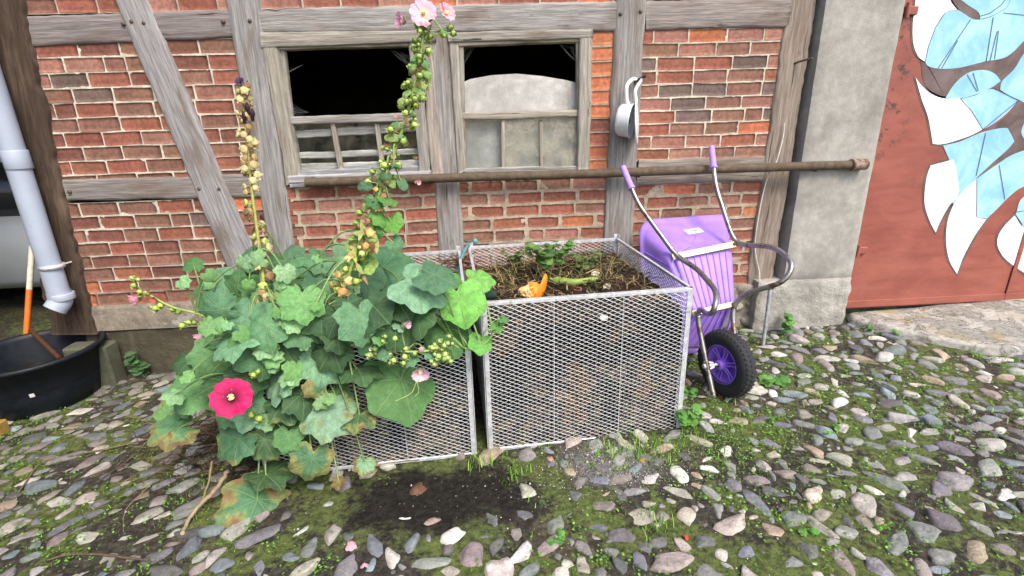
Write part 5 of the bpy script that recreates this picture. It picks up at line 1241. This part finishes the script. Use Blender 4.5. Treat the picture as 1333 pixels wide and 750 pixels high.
for k, q in enumerate(LV):
    x, y, r, Y, tip, dry = q[:6]; pal = q[6] if len(q) > 6 else GB; T = H3 if x < 320 else H1 if x < 390 else H2 if x < 430 else H4
    if T in (H1,): pp = along(P1, min(.5, max(.02, (575-y)/450)))
    elif T is H3: pp = along(P3, min(.4, max(.02, (575-y)/420)))
    elif T is H2: pp = along(P2, min(.4, max(.02, (575-y)/550)))
    else: pp = along(P4, .12+.2*R5.random())
    lab = {36: None}.get(k); 
    lab = 'large yellowing leaf with brown edges hanging to the ground' if (x, y) == (330, 668) else 'withered brown leaf patch' if dry > .9 else 'yellowing leaf with brown spots' if dry > .5 else None
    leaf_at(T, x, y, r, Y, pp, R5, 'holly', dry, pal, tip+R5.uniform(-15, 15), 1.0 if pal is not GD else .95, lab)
for k in range(54):                                                # small fresh leaves standing off the stems
    x, y = R5.gauss(355, 85), R5.uniform(335, 560); r = R5.uniform(8, 17)
    if not 205 < x < 560 or (y > 470 and x > 480) or hypot(x-302, y-518) < 58: continue
    T = H3 if x < 320 else H1 if x < 390 else H2 if x < 430 else H4; PP = {H3.name: P3, H1.name: P1, H2.name: P2, H4.name: P4}[T.name]
    leaf_at(T, x, y, r, -1.33 if y > 400 else -1.12, along(PP, min(.45, max(.05, (575-y)/450))), R5, 'holly', .35 if y > 520 else 0, [(112, 152, 96), (126, 164, 116), (100, 144, 84)], R5.uniform(-170, 10), 1.0)
# --- pumpkin vine over the left bin
pr_ = np.array([-.55, -.62, .56])
V5 = thing('pumpkin_vine', 'pumpkin vine with broad green leaves spilling over the left mesh bin and its corner', 'vine', tuple(pr_))
PV = stalk(V5, [(470, 410, -.9), (520, 395, -1.0), (560, 410, -1.17), (590, 440, -1.22), (610, 455, -1.25), (630, 448, -1.26), (645, 432, -1.27), (658, 420, -1.27)], [.007, .007, .0065, .006, .005, .004, .003, .002], (140, 176, 92))
for (x, y, r, Y, tip, pal, k, face) in ((600, 398, 33, -1.24, -75, GP, 1.1, None), (582, 438, 34, -1.22, -70, GP, .85, None), (552, 372, 38, -.86, -15, GB, .95, (.1, -.5, .8)), (508, 352, 38, -.8, -30, GB, 1.0, (.05, -.45, .85)), (478, 404, 38, -1.17, -90, GD, 1.15, None), (527, 508, 50, -1.25, -75, [(74, 116, 62)], 1.0, None), (628, 363, 22, -1.06, 20, GP, 1.1, (.1, -.4, .9)), (626, 449, 17, -1.27, -100, GP, 1.15, None), (572, 360, 30, -.75, -10, GB, .95, (.1, -.4, .9)), (520, 395, 32, -.98, -60, GD, 1.0, (0, -.6, .8)), (470, 365, 32, -.9, -60, GB, .95, (0, -.5, .85)), (545, 415, 28, -1.17, -80, GD, 1.0, None), (648, 424, 9, -1.27, 60, GP, 1.2, None), (656, 415, 8, -1.27, 30, GP, 1.2, None), (515, 430, 30, -1.17, -90, GD, 1.0, None), (588, 362, 18, -.95, -20, GP, 1, (0, -.4, .9))):
    leaf_at(V5, x, y, r, Y, along(PV, min(.95, max(0, (x-470)/190))), R5, 'pumpkin', 0, pal, tip, k, None, face)
mb = MB(); tube(mb, [at(547, 492, -1.33), at(541, 500, -1.33), at(535, 512, -1.335), at(515, 522, -1.34)], .0016, 5, srgb(170, 190, 110), sm=5); tube(mb, [at(543, 497, -1.33), at(545, 510, -1.33), at(540, 516, -1.33)], .0013, 5, srgb(170, 190, 110), sm=5); mb.build('tendril', M['soft'], V5)
# ---------------------------------------------------------------- grass, clover, twigs, weeds
def near_stone(x, y):
    i, j = int(x//.2), int(y//.2)
    for a in range(i-1, i+2):
        for b in range(j-1, j+2):
            for (X_, Y_, R) in COBS.get((a, b), ()):
                if (X_-x)**2+(Y_-y)**2 < (R*.85)**2: return True
    return False
def green(x, y):
    """how much grows here"""
    n = nz(x*1.7, y*1.7, 12)*.6+.5+nz(x*5, y*5, 3)*.35
    b = hypot((x+.25)*.9, (y+1.40)*2.2)
    if b < .62: n *= .28
    if x > .75 and y > -1.7: n *= 1.35
    if hypot((x-1.12)*1.3, (y+1.12)*1.6) < .5: n += .35
    if -1.05 < x < .9 and y > -1.12: return 0
    return n
mb = MB(); V = []; F = []; C = []
def blades(cx_, cy_, k, hmin, hmax, spread, cols, bend=.5, w=.0016, z=None):
    global nb
    for _ in range(k):
        x, y = cx_+R6.gauss(0, spread), cy_+R6.gauss(0, spread); zz = gz(x)-.004 if z is None else z
        h = R6.uniform(hmin, hmax); a = R6.uniform(0, 2*pi); d = np.array([cos(a), sin(a), 0]); s = np.array([-sin(a), cos(a), 0])*w*R6.uniform(.7, 1.4)
        p = np.array([x, y, zz]); b = R6.uniform(.1, bend); n0 = len(V)
        for t, ww in ((0, 1), (.45, .9), (.8, .55), (1, .08)):
            q = p+np.array([0, 0, 1])*h*(t-.3*b*t*t)+d*h*b*t*t; V.extend([q-s*ww, q+s*ww])
        F.extend([(n0, n0+1, n0+3, n0+2), (n0+2, n0+3, n0+5, n0+4), (n0+4, n0+5, n0+7, n0+6)]); c = jit(R6.choice(cols), .2, R6); C.extend([c]*8)
R6 = random.Random(5); GC = [srgb(96, 150, 40), srgb(116, 168, 54), srgb(78, 124, 36), srgb(140, 170, 70)]; MC = [srgb(96, 126, 40), srgb(80, 108, 36), srgb(120, 142, 56)]
for _ in range(8000):
    x, y = R6.uniform(-3.2, 3.8), R6.uniform(-2.3, -.05)
    if R6.random() > green(x, y)-.22 or near_stone(x, y): continue
    blades(x, y, R6.randint(4, 12), .006, .024, .018, MC+GC[:2], .8, .0012)
for (px, py, k, h, sp) in ((622, 604, 26, .07, .03), (672, 618, 30, .09, .03), (735, 604, 10, .05, .02), (800, 594, 40, .08, .05), (828, 590, 46, .09, .05), (850, 584, 40, .08, .05), (905, 575, 30, .06, .05), (930, 590, 30, .05, .06), (965, 540, 30, .05, .06), (868, 596, 30, .06, .05), (845, 684, 40, .08, .035), (898, 560, 20, .08, .02), (1300, 462, 80, .05, .08), (1290, 455, 60, .05, .08), (950, 560, 20, .06, .04), (1180, 412, 20, .05, .04), (660, 628, 16, .05, .03), (1205, 560, 40, .04, .06), (700, 655, 12, .04, .03), (1060, 520, 30, .04, .05), (780, 590, 24, .06, .04), (640, 600, 20, .06, .04), (250, 640, 30, .03, .08), (1330, 550, 30, .05, .06)):
    g = atg(px, py); blades(g[0], g[1], k, h*.4, h, sp, GC, .7, .0017)
mb.add(V, F, np.array(C)); tag(mb.build('grass_tufts', M['soft'], None), 'short grass and moss growing between the stones', None, kind='stuff')
mb = MB(); V = []; F = []; C = []
for _ in range(13000):
    x, y = R6.uniform(-3.0, 3.6), R6.uniform(-2.2, -.03)
    if R6.random() > green(x, y)-.12 or near_stone(x, y): continue
    for _k in range(R6.randint(3, 9)):
        c = np.array([x+R6.gauss(0, .02), y+R6.gauss(0, .02), gz(x)+R6.uniform(.004, .026)]); r = R6.uniform(.002, .0062); a = R6.uniform(0, 6.3)
        d = np.array([cos(a), sin(a), R6.uniform(-.2, .5)])*r; s = np.array([-sin(a), cos(a), R6.uniform(-.3, .3)])*r*.75; n0 = len(V)
        V.extend([c-d, c-d*.3+s, c+d*.6+s*.8, c+d, c+d*.6-s*.8, c-d*.3-s]); F.append(tuple(range(n0, n0+6))); C.extend([jit(R6.choice([srgb(92, 140, 44), srgb(112, 158, 58), srgb(74, 112, 40)]), .2, R6)]*6)
mb.add(V, F, np.array(C)); tag(mb.build('clover', M['soft'], None), 'tiny clover and chickweed leaves between the stones', None, kind='stuff')
# grit and crumbs on the bare soil
mb = MB(); V = []; F = []; C = []
for _ in range(5200):
    if R6.random() < .45: x, y = R6.gauss(.5, .22), R6.gauss(-1.31, .10)
    else: x, y = R6.uniform(-2.6, 3), R6.uniform(-2.1, -.05)
    if -1.05 < x < .88 and y > -1.14: continue
    r = R6.uniform(.0012, .0042)*(1 if R6.random() < .93 else 1.8); c = np.array([x, y, gz(x)+nz(x*3, y*3)*.012+nz(x*11, y*11, 4)*.007+nz(x*30, y*30, 9)*.004+r*.5]); n0 = len(V)
    for q in ((1, 0, 0), (-1, 0, 0), (0, 1, 0), (0, -1, 0), (0, 0, .8), (0, 0, -.8)): V.append(c+np.array(q)*r*R6.uniform(.6, 1.2))
    F.extend([(n0+a, n0+b, n0+e) for a, b, e in ((0, 2, 4), (2, 1, 4), (1, 3, 4), (3, 0, 4), (2, 0, 5), (1, 2, 5), (3, 1, 5), (0, 3, 5))]); C.extend([jit(R6.choice([srgb(150, 145, 138), srgb(196, 192, 186), srgb(112, 104, 96), srgb(84, 74, 64), srgb(70, 60, 50)]), .2, R6)]*6)
mb.add(V, F, np.array(C)); tag(mb.build('grit', M['soft'], None), 'loose pale grit and crumbs on the soil', None, kind='stuff')

def weed(px, py, label, n, h, lr, pal=GP, Y=None, spread=.05, kind='small', name='weed', cat='weed', group='weeds growing along the wall and stones', base=None):
    b = atg(px, py) if base is None else np.asarray(base, float); b = b+np.array([0, 0, -.008]); T = thing(name, label, cat, tuple(b), group); rr = random.Random(int(px*7+py)); mb = MB(); ms = MB()
    for s in range(max(2, n//5)):
        a = rr.uniform(0, 6.3); top = b+np.array([cos(a)*spread, sin(a)*spread*.6, h*rr.uniform(.6, 1.1)]); P = spline([b, (b+top)/2+np.array([0, 0, h*.12]), top], 5); tube(ms, P, [.0026, .0012], 5, srgb(120, 150, 78))
        for k in range(5):
            t = .3+.7*k/4.2; p = along(P, min(1, t)); w = a+k*2.4; d = np.array([cos(w), sin(w), rr.uniform(-.1, .45)]); R = lr*rr.uniform(.6, 1.15)*(1.1-.35*t)
            leaf_mesh(mb, p+unit(d)*R*.15, d, np.array([rr.uniform(-.3, .3), -.45+rr.uniform(-.2, .2), 1]), R, jit(srgb(*rr.choice(pal), 1.05), .15, rr), 0, kind, .3, rr.randint(0, 999))
    ms.build('stem', M['soft'], T); mb.build('foliage', M['leaf'], T); return T
W1 = [(96, 150, 66), (84, 134, 60), (112, 164, 78)]
weed(188, 491, 'dark green nettle like weed at the foot of the wall beside the tub', 20, .19, .05, [(70, 104, 66), (82, 120, 62)], kind='small', spread=.06)
weed(1022, 436, 'bushy leafy weed at the foot of the grey pillar', 14, .14, .04, W1, kind='pumpkin', spread=.06)
weed(1006, 498, 'low broad leaved weed right of the wheelbarrow tyre', 10, .06, .05, W1, kind='pumpkin', spread=.08)
weed(893, 556, 'leafy weed at the front right corner of the mesh bin', 12, .12, .035, W1, kind='pumpkin', spread=.05)
weed(896, 515, 'small weed between the mesh bin and the wheelbarrow fork', 8, .08, .028, W1, kind='small', spread=.04)
weed(1135, 432, 'tuft of small weeds at the left end of the door sill', 12, .07, .022, W1, kind='small', spread=.06)
weed(1175, 440, 'small bright weed before the middle of the door sill', 12, .06, .02, W1, kind='small', spread=.07)
weed(1214, 436, 'spindly weed growing at the right front of the door sill', 10, .06, .022, W1, kind='small', spread=.05)
weed(1050, 452, 'thin weed between stones below the pillar base', 8, .07, .02, [(110, 140, 70)], kind='small', spread=.04)
weed(1000, 545, 'flat clump of chickweed on the stones below the wheelbarrow', 12, .05, .016, W1, kind='small', spread=.08)
weed(1090, 565, 'flat clump of chickweed in the middle of the right hand stones', 12, .04, .016, W1, kind='small', spread=.08)
weed(735, 705, 'small clover clump beside the reddish stone at the bottom', 14, .04, .018, W1, kind='small', spread=.06)
weed(1050, 690, 'small broad leaved seedling among the stones at the bottom right', 8, .03, .02, W1, kind='pumpkin', spread=.05)
# weeds sprouting from the compost
ptop = onheap(716, 350); weed(716, 350, 'bushy green weed sprouting at the back of the compost heap', 80, .16, .036, [(84, 120, 60), (100, 140, 70), (70, 104, 52)], base=ptop, spread=.13, kind='small', group='weeds on the compost')
for (x, y, lab) in ((670, 348, 'wispy grey green weed left on the compost heap'), (762, 352, 'low straggling weed right of the bushy one on the compost heap')):
    weed(x, y, lab, 44, .12, .028, [(112, 122, 74), (96, 110, 64)], base=onheap(x, y), spread=.08, kind='small', group='weeds on the compost')
T = thing('dry_grass', 'dry straw coloured grass stalks standing on the left of the compost heap', 'grass', tuple(onheap(660, 365))); mb = MB()
for k in range(150):
    p = onheap(R6.uniform(630, 800), R6.uniform(342, 376)); d = np.array([R6.gauss(0, .5), R6.gauss(-.1, .4), R6.uniform(.1, 1.0)]); l = R6.uniform(.04, .15); q = p+unit(d)*l
    tube(mb, [p, (p+q)/2+NR.normal(0, .012, 3), q], [.0014, .0008], 4, jit(srgb(*R6.choice([(186, 164, 104), (150, 134, 84), (104, 116, 58), (90, 108, 54), (120, 126, 70)])), .15, R6), sm=3)
for (x, y, x2, y2) in ((682, 352, 681, 305), (640, 352, 628, 325), (668, 352, 662, 336)): 
    p = onheap(x, y); q = at(x2, y2, p[1]-.01); tube(mb, [p, (p+q)/2+np.array([.006, 0, 0]), q], [.0016, .0009], 4, srgb(196, 172, 110), sm=3)
mb.build('stalks', M['soft'], T)
# --- dry twig pile under the hollyhock and loose sticks
b = atg(262, 605); T = thing('twig_pile', 'heap of dry brown roots and twigs under the hollyhock leaves', 'twigs', tuple(b)); mb = MB()
for k in range(420):
    p = b+np.array([R6.gauss(.05, .17), R6.gauss(.14, .13), abs(R6.gauss(0, .07))]); p[2] = max(p[2], gz(p[0])+.004); d = unit(np.array([R6.gauss(0, 1), R6.gauss(0, .7), R6.gauss(-.2, .55)])); l = R6.uniform(.05, .24)
    q = p+d*l; q[2] = max(q[2], gz(q[0])+.003); m = (p+q)/2+NR.normal(0, .02, 3); m[2] = max(m[2], gz(m[0])+.003)
    tube(mb, [p, m, q], [R6.uniform(.001, .0028), .0008], 4, jit(srgb(*R6.choice([(96, 74, 56), (78, 60, 46), (120, 98, 76), (60, 46, 38), (134, 112, 88)])), .2, R6), sm=3)
mb.build('twigs', M['soft'], T)
def stick(pts, r, col, label, name='stick'):
    P = [(at(x, y, h) if h < -.5 else atg(x, y, h)) for x, y, h in pts]; mb = MB(); Q = spline(P, 6)
    tube(mb, [p+NR.normal(0, r*.25, 3) for p in Q], r if hasattr(r, '__len__') else [r, r*1.15, r*.85, r], 8, srgb(*col)); tag(mb.build(name, M['soft'], None), label, 'stick')
stick([(298, 612, .14), (280, 638, .07), (262, 656, .035), (246, 676, .015), (237, 695, .012)], .0085, (150, 132, 108), 'thick pale tan stick leaning out of the twig pile')
stick([(276, 600, .14), (272, 625, .08), (262, 655, .02)], .0045, (128, 118, 80), 'thin greenish stick beside the thick tan one')
stick([(200, 570, .02), (150, 582, .015), (100, 592, .015), (55, 602, .014), (25, 640, .012)], .0035, (112, 96, 76), 'long thin twig curving over the stones at the left')
stick([(235, 540, .03), (205, 560, .02), (178, 590, .012), (130, 625, .012)], .003, (98, 82, 66), 'dark bent twig lying between the tub and the hollyhock')
stick([(195, 730, .02), (130, 722, .018), (90, 722, .016), (60, 730, .014)], .004, (92, 78, 62), 'short dark twig on the stones at the bottom left')
stick([(472, 612, .01), (505, 603, .012), (545, 598, .012)], .0028, (130, 110, 84), 'thin twig at the foot of the left mesh bin')
def dead_leaf(px, py, r, col, label, name='fallen_leaf', cat='leaf', mat='petal'):
    p = atg(px, py, .014); mb = MB(); leaf_mesh(mb, p, (R6.uniform(-1, 1), R6.uniform(-1, 1), .1), (R6.uniform(-.3, .3), -.3, 1), r, srgb(*col), .8 if mat == 'leaf' else 0, 'pumpkin', .7, int(px)); tag(mb.build(name, M[mat], None), label, cat)
dead_leaf(938, 512, .035, (124, 76, 52), 'dry brown leaf on the ground at the foot of the wheelbarrow fork')
dead_leaf(545, 634, .05, (112, 84, 62), 'large dry brown leaf on the bare soil before the left bin')
dead_leaf(716, 596, .016, (190, 150, 120), 'small tan leaf scrap on the soil before the mesh bin')
dead_leaf(836, 598, .016, (196, 150, 70), 'small yellow leaf in the grass before the mesh bin')
dead_leaf(455, 710, .022, (228, 176, 190), 'pale pink petal on the stones at the bottom, the larger one', 'fallen_petal', 'petal')
dead_leaf(474, 735, .018, (226, 170, 184), 'pale pink petal on a grey stone at the bottom, the smaller one', 'fallen_petal', 'petal')
dead_leaf(893, 698, .014, (182, 84, 60), 'small reddish leaf beside the reddish stone at the bottom')
